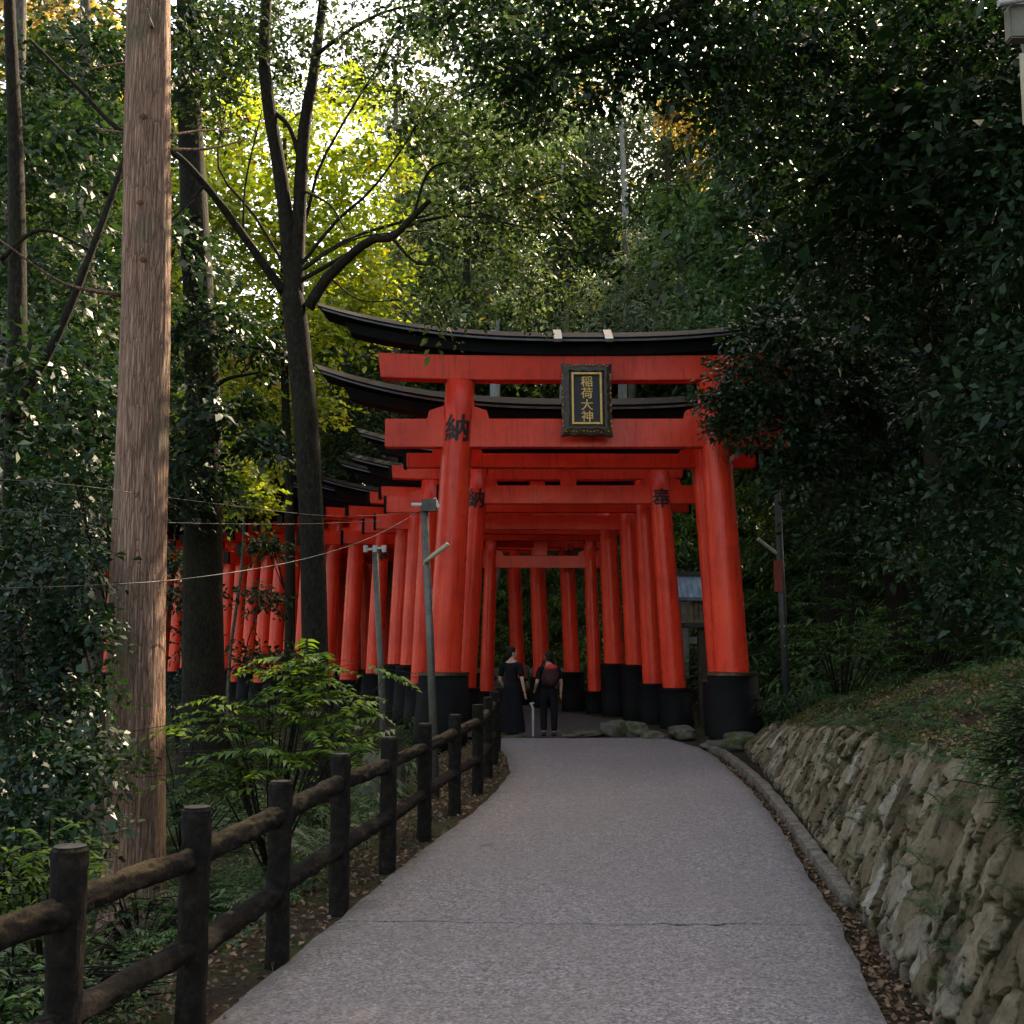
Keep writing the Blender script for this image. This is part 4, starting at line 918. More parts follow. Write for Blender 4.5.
def tree(label, trunk, rad, clumps, leaf, lmat, bmat='darkbark', cat='tree', name='tree', per=1.0, tw=34, spread=.14, limbs=(), ridged=False, flare=0, group=None, attach=0.55, up=.6, droop=.25, aspect=.55, twig=5, seg=14, core=1.0, auto=1.0):
    """trunk: world points from base up; clumps: (x,y,z,r) foliage masses, each carried by its own limb"""
    trunk = [Vector(p) for p in trunk]; base = trunk[0].copy(); t = empty(name, base); tag(t, label, cat, group)
    loc = [p - base for p in trunk]
    if ridged: ridged_trunk('trunk', loc, rad, bmat, t, flare=flare, seed=base.x)
    else:
        mb = MB(); mb.tube(loc, rad, seg, jit=.03, smooth=6)
        if flare:
            mb.tube([loc[0] + Vector((0, 0, -.2)), loc[0] + Vector((0, 0, .15)), loc[0] + Vector((0, 0, .6)), loc[0] + Vector((0, 0, 1.4))], [rad[0] + flare, rad[0] + flare * .8, rad[0] + flare * .25, rad[0] * .98], seg, jit=.06, smooth=3)
        mb.build('trunk', bmat, t, smooth=True)
    mb = MB()
    for pts, r0, r1 in limbs:
        pts = [Vector(p) - base for p in pts]; n = len(pts); m1 = MB(); m1.tube(pts, [r0 + (r1 - r0) * i / (n - 1) for i in range(n)], 9, jit=.05, smooth=5); m1.build('limb', bmat, t, smooth=True)
    if clumps:
        V, Tw = clump_leaves([(x - base.x, y - base.y, z - base.z, r) for x, y, z, r in clumps], leaf, per, tw, spread, up=up, droop=droop, aspect=aspect, core=core)
        for (x, y, z, r), tws in zip(clumps, Tw):
            c = Vector((x, y, z)) - base
            zt = c.z - attach * Vector((c.x, c.y)).length * .6
            zt = min(max(zt, loc[-1].z * .25), loc[-1].z * .99)
            a = loc[0]
            for p, q in zip(loc[:-1], loc[1:]):
                if p.z <= zt <= q.z: a = p.lerp(q, (zt - p.z) / max(q.z - p.z, .01))
            d = c - a; L_ = d.length
            if L_ < .3 or random.random() > auto: continue
            m_ = a + d * .5 + Vector((random.uniform(-.18, .18), random.uniform(-.18, .18), random.uniform(-.05, .16))) * L_
            r0 = min(max(.009 * L_, .014), .055)
            mb.tube([a, a.lerp(m_, .5) + Vector((0, 0, .03 * L_)), m_, c], [r0, r0 * .8, r0 * .6, r0 * .3], 6, cap=False, smooth=3)
            for k in range(twig):
                e = Vector(tws[k]); mm = c.lerp(e, .5) + Vector((random.uniform(-.1, .1), random.uniform(-.1, .1), random.uniform(0, .15))) * r
                s0 = m_.lerp(c, random.uniform(.4, 1)); mb.tube([s0, mm, e], [r0 * .3, r0 * .2, r0 * .08], 4, cap=False)
        quads('crown', V, lmat, t)
    if mb.v: mb.build('branches', bmat, t, smooth=True)
    return t
def gp(px, D, dz=0):
    x = xat(px, 640, D); return Vector((x, D, T(x, D) + dz))

# T1 the big cedar at left (its crown is above the frame)
DT = 9.5
tp = [gp(137, DT, -.3), P(136, 860, DT), P(137, 600, DT), P(145, 300, DT), P(150, 0, DT), P(154, -250, DT), P(158, -700, DT)]
tr = [.255, .235, .222, .198, .180, .16, .08]
top = tp[-1]
cl = [(top.x + random.uniform(-1.8, 1.8), top.y + random.uniform(-1.8, 1.8), random.uniform(9.5, 14.5), random.uniform(.8, 1.2)) for _ in range(16)]
def dead(a, b, r, dip=0.0, D=DT, D2=None):
    p, q = P(*a, D), P(*b, D2 or D); m_ = (p + q) / 2 + Vector((0, 0, dip)); return ([p, m_, q], r, r * .35)
t1 = tree('big straight cedar with pale reddish fibrous bark left of the fence', tp, tr, cl, .16, 'lf_deep', 'cedar', ridged=True, flare=.025, aspect=.3,
     limbs=[dead((129, 62), (85, 70), .014), dead((122, 295), (0, 240), .02, -.12, DT, 8.6), dead((172, 135), (232, 130), .014, .02, DT, 10.2), dead((172, 150), (250, 138), .016, -.04, DT, 10), dead((152, 28), (136, -20), .02, 0, 9.3, 9.2),
            dead((128, 20), (96, -2), .012, 0, DT, 9.3), dead((125, 133), (95, 128), .01, 0, DT, 9.4)])
for (px, py, q) in [(150, 126, .03), (147, 211, .028), (150, 267, .03), (139, 361, .032), (135, 158, .018), (141, 455, .02), (133, 245, .02), (122, 660, .03)]:
    c = P(px, py, DT); cxx = float(np.interp(py, [0, 300, 600, 860], [150, 145, 137, 136])); rr = float(np.interp(py, [0, 300, 600, 860], [.18, .198, .222, .235])); dx = c.x - P(cxx, py, DT).x
    me = blob((0, 0, 0), (q * 1.2, q * .6, q)) if False else None
    bm = bmesh.new(); bmesh.ops.create_icosphere(bm, subdivisions=3, radius=1)
    for v in bm.verts: v.co = Vector((v.co.x * q * 1.0, v.co.y * q * .4, v.co.z * q * .8)) * (1 + .25 * MN.noise(v.co * 2.2 + Vector((px, 0, 0))))
    me = bpy.data.meshes.new('knot'); bm.to_mesh(me); bm.free(); o = link('knot', me, 'knotbark', t1); o.location = Vector((c.x, DT - math.sqrt(max(rr * rr - dx * dx, 0)) + .004, c.z)) - t1.location
# T2 forked tree in the middle left
D = 14.0
tp = [gp(320, D, -.2), P(315, 640, D), P(308, 450, D), P(298, 340, D), P(293, 300, D), P(291, 272, D)]
f1 = [P(294, 312, D), P(284, 200, D), P(268, 100, D), P(264, 40, D), P(270, -60, D), P(262, -200, D)]
f2 = [P(295, 305, D), P(299, 220, D), P(304, 130, D), P(314, 70, D), P(324, -10, D + .3), P(340, -160, D + .6)]
l3 = [P(308, 308, D - .05), P(326, 280, D - .1), P(350, 256, D - .2), P(372, 240, D - .3), P(392, 237, D - .4), P(412, 218, D - .5), P(430, 200, D - .6)]
l4 = [P(284, 292, D - .02), P(262, 262, D - .2), P(232, 220, D - .4), P(205, 185, D - .7), P(172, 152, D - .9), P(120, 130, D - 1), P(80, 90, D - 1), P(30, 40, D - 1)]
lim = [(f1, .105, .05), (f2, .10, .045), (l3, .075, .03), (l4, .062, .02),
       ([P(392, 238, 13.6), P(415, 262, 13.6), P(440, 268, 13.5), P(455, 300, 13.5)], .022, .008), ([P(412, 220, 13.5), P(430, 170, 13.5), P(460, 165, 13.6), P(480, 185, 13.7)], .02, .008),
       ([P(271, 110, D), P(288, 125, D), P(297, 150, D), P(299, 170, D)], .03, .03), ([P(243, 232, 13.7), P(246, 180, 13.7), P(262, 110, 13.8)], .016, .008), ([P(302, 190, D), P(330, 205, D - .3), P(345, 230, D - .5)], .02, .008),
       ([P(316, 55, D), P(350, 30, 13.8), P(385, 12, 13.6), P(430, 2, 13.4)], .03, .012), ([P(330, 278, 13.9), P(360, 300, 13.6), P(400, 300, 13.5)], .014, .006), ([P(205, 185, 13.3), P(160, 230, 13), P(110, 250, 12.8)], .02, .008)]
cl = px_clumps([(215, 20, 13.5, .7), (245, 60, 14.6, .55), (225, 110, 14.6, .5), (330, 10, 14.5, .7), (300, 60, 15, .5), (370, 60, 13.7, .75), (400, 30, 13.8, .7), (410, 130, 13.8, .8), (440, 90, 13.6, .8), (455, 170, 13.6, .85),
                (430, 230, 14, .7), (500, 140, 13.6, .8), (500, 200, 14, .75), (540, 230, 14.5, .75), (470, 260, 14, .75), (515, 290, 14.8, .7), (560, 180, 14.5, .7), (430, 300, 14.5, .6), (270, 20, 15.2, .5), (190, 60, 14.5, .6)])
tree('slender dark tree that forks into two stems, mossy bole in front of the red row', tp, [.19, .16, .15, .15, .145, .09], cl, .075, 'lf_oak', 'darkbark', limbs=lim, per=.36, tw=40, spread=.15, flare=.05, twig=7, auto=.35, core=.35)
# T3 thick dark tree
D = 18.5
tp = [gp(208, D, -.3), P(203, 560, D), P(203, 400, D), P(196, 250, D), P(188, 60, D), P(184, -100, D)]
cl = px_clumps([(185, 255, 18, .9), (215, 320, 17.6, .55), (185, 340, 17.5, .7), (190, 410, 17.5, .85), (235, 415, 17.8, .55), (210, 470, 17.6, .85), (262, 445, 17.6, .4), (176, 500, 17.4, .5), (170, 90, 18.5, 1), (205, 50, 18.6, .8), (190, 20, 18, .9), (240, 20, 19, .8), (262, 345, 18.5, .55)])
tree('thick dark tree with a flared foot, between the big cedar and the forked tree', tp, [.36, .31, .28, .24, .18, .12], cl, .12, 'lf_black', 'darkbark', per=.6, flare=.35, tw=36, limbs=[([P(203, 400, D), P(225, 380, 18.2), P(262, 372, 18)], .05, .015), ([P(203, 330, D), P(235, 345, 18.2), P(280, 350, 18)], .045, .015)])
# far-left trees
def bg(label, base, Db, top, rb, cl, leaf, lmat, bmat='darkbark', **kw):
    b = gp(base, Db, -.3); e = P(top[0], top[1], top[2]); tp = [b, b.lerp(e, .3) + Vector((random.uniform(-.2, .2), 0, 0)), b.lerp(e, .65) + Vector((random.uniform(-.2, .2), 0, 0)), e]
    return tree(label, tp, [rb, rb * .85, rb * .65, rb * .35], px_clumps(cl), leaf, lmat, bmat, **kw)
bg('tall evergreen at the far left edge with a brown trunk in leaf gaps', 38, 16, (22, -60, 16.5), .22, [(20, 60, 16, .9), (60, 130, 15.5, 1), (15, 170, 15.5, 1), (80, 200, 16, .8), (30, 250, 15.5, 1), (85, 290, 15.5, .8), (20, 330, 15, .9), (70, 370, 15, .9), (20, 420, 14.5, .9), (85, 440, 15, .8), (100, 60, 16.5, .7), (100, 140, 17, .6)], .11, 'lf_deep', 'greybark', per=.55)
bg('slim evergreen whose pale trunk stands just left of the big cedar', 92, 20, (86, -120, 20), .19, [(75, 20, 20, 1), (110, 100, 20, .8), (60, 250, 19.5, 1.1), (100, 200, 21, .8), (95, 330, 19.5, 1), (60, 420, 19, 1), (100, 480, 18.5, 1), (40, 520, 18, 1.1)], .12, 'lf_oak', 'greybark', per=.5)
bg('dark crooked evergreen in the lower left wood with a branch rising to the right', 20, 12.5, (6, -80, 13), .15, [(15, 380, 12.5, .8), (60, 450, 12.5, .8), (10, 480, 12, .8), (90, 530, 12, .7), (40, 560, 12, .8), (85, 400, 13, .5)], .10, 'lf_black', 'darkbark', per=.6, limbs=[([P(10, 420, 12.5), P(60, 330, 12.6), P(105, 215, 12.8), P(124, 160, 13)], .06, .03), ([P(0, 260, 12.6), P(40, 230, 12.7), P(90, 250, 12.8)], .03, .015)])
# maple: bright, sunlit, behind
MAP = [(370, 300, 28, .9), (225, 440, 27.5, .8), (205, 400, 27, .8), (275, 340, 28, 1.0), (195, 290, 27, 1.2), (310, 400, 29, .9), (235, 200, 26.5, 1.2), (200, 190, 27, 1.6), (235, 150, 28, 1.6), (215, 250, 27, 1.5), (255, 215, 27.5, 1.5), (250, 290, 27, 1.4), (220, 330, 27, 1.3), (330, 150, 28, 1.6), (350, 200, 28, 1.6), (335, 270, 27, 1.5), (370, 250, 27.5, 1.3), (360, 320, 27, 1.1), (245, 380, 28, 1.0), (285, 420, 29, .9), (320, 230, 29, 1.5), (270, 160, 29, 1.5), (285, 250, 28, 1.4), (225, 100, 29, 1.2), (340, 95, 29, 1.0), (180, 240, 28, 1.3), (150, 200, 28, 1.3), (300, 330, 28, 1.2), (380, 160, 29, 1.0)]
bg('bright yellow-green maple glowing behind the forked tree', 290, 28, (285, 120, 28), .14, MAP, .15, 'lf_maple', 'darkbark', per=.55, tw=44, spread=.2, up=1.4, droop=.1, aspect=.7)
bg('small yellow-green maple lit low beside the thick dark tree', 232, 25, (240, 440, 25), .045, [(235, 475, 24, .5), (255, 500, 24, .45), (228, 500, 24.5, .5), (262, 470, 25, .5), (235, 440, 25, .5)], .12, 'lf_maple', 'greybark', per=.6, up=1.2, aspect=.7)
bg('orange autumn tree glimpsed between the thick dark tree and the forked tree', 262, 36, (262, 370, 36), .14, [(245, 400, 36, 1), (275, 430, 36, 1.1), (225, 440, 35, 1), (262, 465, 35, .9), (290, 395, 37, .8), (236, 365, 37, .8)], .2, 'lf_orange', 'greybark', per=.5, aspect=.7)
bg('reddish orange autumn tree in the top left corner', 30, 38, (40, -40, 38), .2, [(10, 20, 37, 1.6), (60, 10, 38, 1.6), (100, 30, 39, 1.4), (30, 60, 38, 1.5), (90, 70, 40, 1.2), (-20, 40, 38, 1.5), (40, -30, 38, 1.8)], .22, 'lf_orange', 'greybark', per=.45, aspect=.7)
bg('pink-brown autumn tree low in the left wood between dark leaves', 75, 34, (75, 380, 34), .15, [(75, 430, 34, .9), (65, 460, 34, .8), (20, 400, 34, .9), (30, 370, 35, .9), (95, 420, 34, .7)], .2, 'lf_orange', 'greybark', per=.5, aspect=.7)
# centre trees
bg('round dark evergreen behind the left tip of the front gate roof', 355, 33, (350, 400, 33), .2, [(345, 400, 33, 1.1), (370, 420, 32, 1), (335, 440, 32, 1), (360, 450, 31, .9), (325, 470, 31, .9), (350, 360, 34, .9), (390, 390, 34, .9), (320, 420, 33, .8)], .14, 'lf_oak', per=.6)
bg('tall pine with blue-green needles behind the forked tree, left of the pale pole', 400, 34, (395, 60, 34), .2, [(380, 185, 33, 1.2), (410, 140, 34, 1.1), (395, 230, 34, 1), (430, 190, 34, 1.1), (450, 240, 34, 1.1), (375, 120, 35, 1), (480, 290, 34, 1), (420, 80, 35, 1)], .2, 'lf_grey', 'greybark', per=.5, aspect=.2)
bg('mid-green oak spreading just above the front gate roof, left of centre', 470, 31, (470, 150, 31), .2, [(440, 310, 30, .8), (530, 300, 30, 1), (515, 250, 30, .9), (520, 180, 31, 1), (470, 215, 31, 1), (420, 260, 31, .8), (540, 130, 32, 1), (500, 90, 32, 1.1), (470, 150, 32, 1)], .15, 'lf_grey', 'darkbark', per=.5)
bg('tall pale-trunked tree above the plaque with leaves only at its top', 628, 42, (618, 70, 42), .2, [(600, 110, 42, 1.4), (630, 90, 42, 1.4), (575, 140, 42, 1.2), (640, 140, 43, 1.1), (600, 160, 42, 1)], .2, 'lf_grey', 'palebark', per=.5, aspect=.25)
bg('slender pale-trunked tree in the bright gap above the gate roof', 565, 40, (562, 160, 40), .15, [(565, 170, 40, 1), (545, 210, 40, .9), (590, 200, 40, .9), (575, 230, 40, .6)], .18, 'lf_oak', 'palebark', per=.5)
bg('grey-green pine with golden tufts high in the centre gap', 690, 45, (665, 60, 45), .22, [(640, 110, 45, 1.6), (680, 90, 45, 1.5), (700, 130, 45, 1.5), (665, 150, 45, 1.5), (710, 170, 45, 1.4), (625, 80, 46, 1.2), (690, 200, 45, 1.3), (730, 110, 45, 1.3)], .24, 'lf_grey', 'greybark', per=.55, aspect=.25)
bg('golden-leaved young tree against the pine in the centre gap', 700, 41, (688, 110, 41), .12, [(682, 105, 41, .55), (695, 128, 41, .5), (670, 115, 41, .35), (705, 165, 41, .35), (592, 92, 41, .25)], .16, 'lf_orange', 'greybark', per=.5, aspect=.7)
bg('spreading cypress with drooping fine foliage right above the gate roof', 630, 33, (625, 230, 33), .17, [(620, 285, 32, 1.2), (650, 270, 32, 1.1), (600, 310, 32, 1), (660, 310, 32, 1.1), (640, 240, 33, .9), (585, 290, 33, .9), (690, 290, 32, 1), (560, 320, 33, .8), (625, 320, 31, 1), (680, 330, 31, .9)], .15, 'lf_grey', 'greybark', per=.8, aspect=.25, droop=.5)
bg('bright mid-green broadleaf over the right half of the gate roof', 720, 27, (720, 170, 27), .2, [(690, 250, 27, 1.1), (720, 210, 27, 1.1), (740, 270, 26, 1.1), (700, 300, 26, 1), (755, 310, 25, 1), (720, 330, 25, .9), (680, 210, 28, 1), (750, 200, 27, 1), (780, 280, 25, 1)], .13, 'lf_mid', 'darkbark', per=.65)
# right side: dark overhanging trees rooted on the hillside
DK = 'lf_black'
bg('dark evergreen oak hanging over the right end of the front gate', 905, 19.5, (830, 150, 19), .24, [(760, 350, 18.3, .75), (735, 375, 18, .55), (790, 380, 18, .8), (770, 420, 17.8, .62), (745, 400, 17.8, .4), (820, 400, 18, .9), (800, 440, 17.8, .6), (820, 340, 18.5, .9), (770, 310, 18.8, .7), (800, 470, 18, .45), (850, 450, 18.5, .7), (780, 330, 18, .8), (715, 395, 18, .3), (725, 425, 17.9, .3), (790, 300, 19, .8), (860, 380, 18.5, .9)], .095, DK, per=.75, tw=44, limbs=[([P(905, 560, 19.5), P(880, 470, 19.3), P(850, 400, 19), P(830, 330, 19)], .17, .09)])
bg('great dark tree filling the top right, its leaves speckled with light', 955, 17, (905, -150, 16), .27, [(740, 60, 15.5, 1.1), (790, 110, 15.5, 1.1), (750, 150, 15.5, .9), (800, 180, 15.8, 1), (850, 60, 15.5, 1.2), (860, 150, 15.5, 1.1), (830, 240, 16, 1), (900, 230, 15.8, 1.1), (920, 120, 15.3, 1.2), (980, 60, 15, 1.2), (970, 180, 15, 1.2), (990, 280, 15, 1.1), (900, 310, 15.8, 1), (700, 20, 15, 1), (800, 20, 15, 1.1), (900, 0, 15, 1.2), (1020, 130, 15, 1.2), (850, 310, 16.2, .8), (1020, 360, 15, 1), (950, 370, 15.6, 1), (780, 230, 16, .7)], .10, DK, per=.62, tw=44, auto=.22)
bg('dark branch-laden evergreen arching over the top centre of the view', 1180, 14, (1040, -350, 12), .26, [(600, 20, 12, .75), (650, 10, 12, .8), (660, 60, 12, .6), (540, 30, 12, .7), (560, 75, 12, .55), (480, 25, 12, .65), (500, 70, 12.3, .5), (620, 70, 12.2, .45), (700, 50, 12, .7), (440, 10, 12.3, .5), (525, 110, 12.6, .4), (720, 100, 12.3, .5), (740, 20, 12, .8), (580, -40, 12, .9), (680, -40, 12, .9)], .085, DK, per=.75, tw=44, auto=0, limbs=[([P(900, -250, 12), P(780, -60, 12), P(660, 20, 12), P(560, 60, 12), P(500, 95, 12.3)], .12, .02)])
bg('dark tree low on the right slope with a trunk leaning left', 925, 21, (868, 400, 20.5), .2, [(880, 400, 20, .9), (920, 420, 20, .9), (850, 440, 20, .6), (960, 400, 19.5, 1), (990, 450, 19, .9), (930, 480, 19.5, .7), (1010, 400, 18.5, 1)], .11, 'lf_deep', per=.6)
bg('tree behind the great dark one with a grey mottled trunk showing right of the gate', 830, 26, (815, 180, 26), .28, [(800, 230, 26, 1), (840, 200, 26, 1.2), (790, 180, 27, 1), (850, 290, 26, .9), (770, 240, 27, .9), (880, 250, 26, 1.1), (900, 330, 25, 1.2), (950, 300, 25, 1.3)], .14, 'lf_deep', 'darkbark', per=.6)
for i, (px, D, tx, lb) in enumerate([(980, 24, 975, 'evergreen high on the right slope behind the leaning tree'), (1060, 19, 1050, 'evergreen on the right slope at the edge of the frame, upper one'), (1150, 13, 1120, 'evergreen standing farthest right, above the wall bank')]):
    bg(lb, px, D, (tx, 40, D), .22, [(tx + random.uniform(-90, 60), py, D + random.uniform(-1, 1), random.uniform(1, 1.4)) for py in range(60, 480, 42)], .12, DK, per=.6)
# evergreens added to shade the path (rooted, most just outside the frame)
def offtree(x, y, h, lb, n=22, r=(1.4, 2.0)):
    b = Vector((x, y, T(x, y) - .2)); tp = [b, b + Vector((.1, 0, h * .35)), b + Vector((0, .1, h * .7)), b + Vector((.1, 0, h))]
    cl = [(x + random.uniform(-2.6, 2.6), y + random.uniform(-2.6, 2.6), b.z + h * random.uniform(.45, 1.05), random.uniform(*r)) for _ in range(n)]
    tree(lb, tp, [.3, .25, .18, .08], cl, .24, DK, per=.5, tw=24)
for x, y, h, lb in [(7.6, 13, 12, 'tall evergreen added for shade on the right bank outside the frame, second from the viewer'), (9.5, 9, 12.5, 'tall evergreen added for shade on the right bank outside the frame, nearer one'), (12, 15.5, 12, 'tall evergreen added for shade on the right bank outside the frame, middle one'), (14.5, 22, 13, 'tall evergreen added for shade on the right bank outside the frame, farther one'), (11, 27.5, 12, 'tall evergreen added for shade up the right slope behind the front gate'),
                    (18, 31, 13, 'tall evergreen added for shade at the top of the right slope')]:
    offtree(x, y, h, lb)

# far wood as one mass, several storeys deep, with gaps left open
fw = []
for k in range(640):
    D = random.uniform(46, 80); px = random.uniform(-120, 1180)
    base = T(xat(px, 500, D), D); hz = base + random.uniform(.5, 12.5)
    fw.append((xat(px, 500, D), D, hz, random.uniform(1.4, 2.6)))
V, _ = clump_leaves(fw, .40, .62, 20, .2)
tag(quads('far_wood', V, 'lf_oak'), 'wood of mixed green trees closing the view far behind the gates', 'wood', kind='stuff')
fw = [(p[0], p[1], p[2], r) for p, r in ((tuple(P(px, py, D)), r) for px, py, D, r in
      [(random.uniform(-60, 180), random.uniform(60, 560), random.uniform(26, 40), random.uniform(1.0, 1.8)) for _ in range(46)] + [(random.uniform(560, 760), random.uniform(120, 420), random.uniform(38, 50), random.uniform(1.2, 2.0)) for _ in range(30)]+ [(random.uniform(740, 1060), random.uniform(-10, 420), random.uniform(26, 36), random.uniform(1.5, 2.2)) for _ in range(62)])]
V, _ = clump_leaves(fw, .26, .45, 30, .18)
tag(quads('mid_wood', V, 'lf_oak'), 'tangled leafy wood filling in behind the nearer trees', 'wood', kind='stuff')

fw = [(p[0], p[1], p[2], r) for p, r in ((tuple(P(px, py, D)), r) for px, py, D, r in
      [(random.uniform(200, 470), random.uniform(-30, 150), random.uniform(38, 48), random.uniform(.8, 1.5)) for _ in range(16)] + [(random.uniform(570, 740), random.uniform(100, 270), random.uniform(42, 54), random.uniform(1.2, 2)) for _ in range(30)] + [(random.uniform(400, 580), random.uniform(60, 330), random.uniform(36, 46), random.uniform(.9, 1.6)) for _ in range(30)])]
V, _ = clump_leaves(fw, .20, .5, 30, .18, core=.6)
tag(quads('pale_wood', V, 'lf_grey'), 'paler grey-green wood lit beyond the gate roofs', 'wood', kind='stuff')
def backing(name, regs, leaf, mat, label, per=.7, core=2.2):
    fw = []
    for (x0, x1, y0, y1, d0, d1, r0, r1, n) in regs:
        for _ in range(n):
            D = random.uniform(d0, d1); p = P(random.uniform(x0, x1), random.uniform(y0, y1), D); fw.append((p.x, p.y, p.z, random.uniform(r0, r1)))
    V, _ = clump_leaves(fw, leaf, per, 26, .18, core=core); tag(quads(name, V, mat), label, 'wood', kind='stuff')
backing('hillside_wood', [(760, 1080, -60, 430, 30, 38, 1.8, 2.6, 70), (760, 830, 60, 330, 34, 44, 1.6, 2.2, 10)], .24, 'lf_deep', 'dense dark green wood covering the hill at right')
backing('valley_wood', [(-60, 175, 110, 520, 34, 46, 1.5, 2.3, 46), (165, 330, 420, 520, 38, 46, 1.2, 1.8, 14), (320, 470, 300, 470, 40, 50, 1.3, 2.0, 20)], .24, 'lf_low', 'green wood in the valley at left beyond the red gates')
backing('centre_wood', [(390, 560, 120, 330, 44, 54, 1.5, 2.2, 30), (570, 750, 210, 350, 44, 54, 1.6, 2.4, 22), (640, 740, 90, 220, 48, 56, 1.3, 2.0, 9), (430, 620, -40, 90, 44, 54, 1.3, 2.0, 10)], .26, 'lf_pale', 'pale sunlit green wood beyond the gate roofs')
# ------------------------------------------------------------------ shrubs and ground plants
def shrub(label, base, cl, leaf, mat, name='shrub', per=.7, **kw):
    b = Vector(base); return tree(label, [b, b + Vector((0, 0, .25)), b + Vector((.03, 0, .5))], [.025, .02, .012], cl, leaf, mat, name=name, cat='shrub', per=per, twig=4, attach=.3, seg=8, **kw)
def spray_shrub(label, base, pts, mat, leaf=.09, name='shrub', nb=60, L=.55, per=16):
    """layered shrub: arching leafy shoots with paired leaves along each"""
    b = Vector(base); t = empty(name, b); tag(t, label, 'shrub'); mb = MB(); V = []
    for k in range(nb):
        c = random.choice(pts); e = Vector((c[0] + random.gauss(0, c[3] * .5), c[1] + random.gauss(0, c[3] * .5), c[2] + random.gauss(0, c[3] * .4))) - b
        a = Vector((e.x * .25, e.y * .25, max(.05, e.z * .3))); az = random.uniform(0, 2 * PI); dr = Vector((math.cos(az), math.sin(az) * .8, random.uniform(-.15, .25)))
        tip = e + dr * L * random.uniform(.6, 1.1); m_ = a.lerp(e, .6) + Vector((0, 0, .1))
        if k % 3 == 0: mb.tube([Vector((0, 0, 0)), a, m_, e, tip], [.012, .009, .006, .004, .002], 5, cap=False)
        else: mb.tube([e.lerp(m_, min(1, .18 / max((m_ - e).length, .01))), e, tip], [.004, .0035, .002], 4, cap=False)
        for j in range(per):
            q = j / per; p0 = e.lerp(tip, q) - Vector((0, 0, .12 * q * q)); side = dr.cross(Vector((0, 0, 1))).normalized() * (1 if j % 2 else -1)
            d = (side + dr * .5 + Vector((0, 0, random.uniform(-.35, .15)))).normalized(); s_ = leaf * (1.05 - .45 * q) * random.uniform(.8, 1.15); w = d.cross(Vector((random.uniform(-.2, .2), random.uniform(-.2, .2), 1))).normalized() * s_ * .21
            up_ = Vector((0, 0, s_ * .06)); V.append([tuple(p0), tuple(p0 + d * s_ * .42 + w + up_), tuple(p0 + d * s_ - Vector((0, 0, s_ * .2))), tuple(p0 + d * s_ * .42 - w + up_)])
    mb.build('stems', 'darkbark', t); quads('foliage', np.array(V), mat, t); return t
b = gp(275, 9.5)
spray_shrub('bright green layered shrub behind the fence, below the forked tree', b, px_clumps([(250, 710, 9.3, .35), (300, 690, 9.5, .35), (330, 720, 9.4, .3), (280, 740, 9, .35), (225, 735, 9.2, .3), (345, 690, 9.6, .25), (310, 665, 9.6, .2), (240, 760, 9, .3), (320, 750, 9, .3), (370, 730, 9.6, .22)]), 'lf_shrub', .12, nb=105, L=.48)
b = gp(60, 6.6)
spray_shrub('leafy green plant behind the nearest fence post at the left edge', b, px_clumps([(40, 860, 5.6, .16), (10, 850, 5.6, .16), (75, 850, 5.8, .12), (20, 885, 5.5, .14), (0, 900, 5.5, .14)]), 'lf_shrub', .075, nb=46, L=.26, per=12)
b = gp(150, 8.4)
spray_shrub('fresh green herbs crowding the foot of the big cedar behind the rails', b, px_clumps([(120, 905, 8.3, .14), (160, 900, 8.5, .14), (190, 925, 8, .14), (225, 900, 8, .14), (100, 940, 7.6, .14), (140, 945, 7.5, .14), (240, 935, 7.4, .12), (80, 970, 7, .14), (60, 985, 6.4, .14)]), 'lf_low', .07, nb=150, L=.2, per=12)
b = gp(30, 5.6)
spray_shrub('bright low fern clump in the lower left corner behind the fence', b, px_clumps([(20, 960, 5.2, .12), (60, 990, 5, .12), (0, 985, 5, .12), (100, 1000, 5, .1), (30, 1015, 4.8, .1), (130, 985, 5.4, .1)]), 'lf_low', .06, nb=120, L=.2, per=14)
b = gp(190, 12.5)
spray_shrub('dim low shrub between the big cedar and the bright shrub', b, px_clumps([(190, 740, 11.5, .35), (210, 780, 11, .35), (250, 800, 10.5, .35), (300, 790, 10, .3), (180, 800, 11, .3), (230, 830, 9.5, .3)]), 'fern', .10, nb=80, L=.4)
b = gp(60, 9.0)
shrub('dark glossy camellia bush left of the big cedar', b, px_clumps([(20, 560, 9, .5), (70, 580, 8.8, .45), (82, 630, 8.7, .3), (40, 630, 8.8, .45), (10, 650, 8.6, .45), (80, 690, 8.6, .35), (30, 710, 8.6, .4), (60, 540, 9.4, .45), (15, 500, 9.6, .5), (75, 480, 9.8, .4)]), .06, 'lf_black', per=.5, tw=40, core=.6)
b = gp(10, 8.0)
shrub('low dark bush in the shade under the camellia, left edge', b, px_clumps([(10, 760, 8, .4), (60, 770, 8, .35), (95, 760, 8.3, .3), (20, 820, 7.6, .3), (75, 820, 7.8, .3)]), .06, 'lf_black', per=.5)
b = gp(265, 20)
shrub('thin dark sapling in front of the red row, right of the thick dark tree', b, px_clumps([(262, 600, 20, .35), (255, 655, 19.8, .4), (298, 660, 19.8, .3), (272, 545, 20.3, .28)]), .10, 'lf_oak', per=.10, core=0)
b = gp(180, 21)
shrub('thin dark sapling in front of the red row beside the big cedar', b, px_clumps([(180, 600, 21, .4), (190, 640, 21, .45), (175, 560, 21, .35), (200, 590, 20.8, .3), (185, 690, 20.6, .4)]), .10, 'lf_black', per=.12, core=0)
b = gp(985, 13)
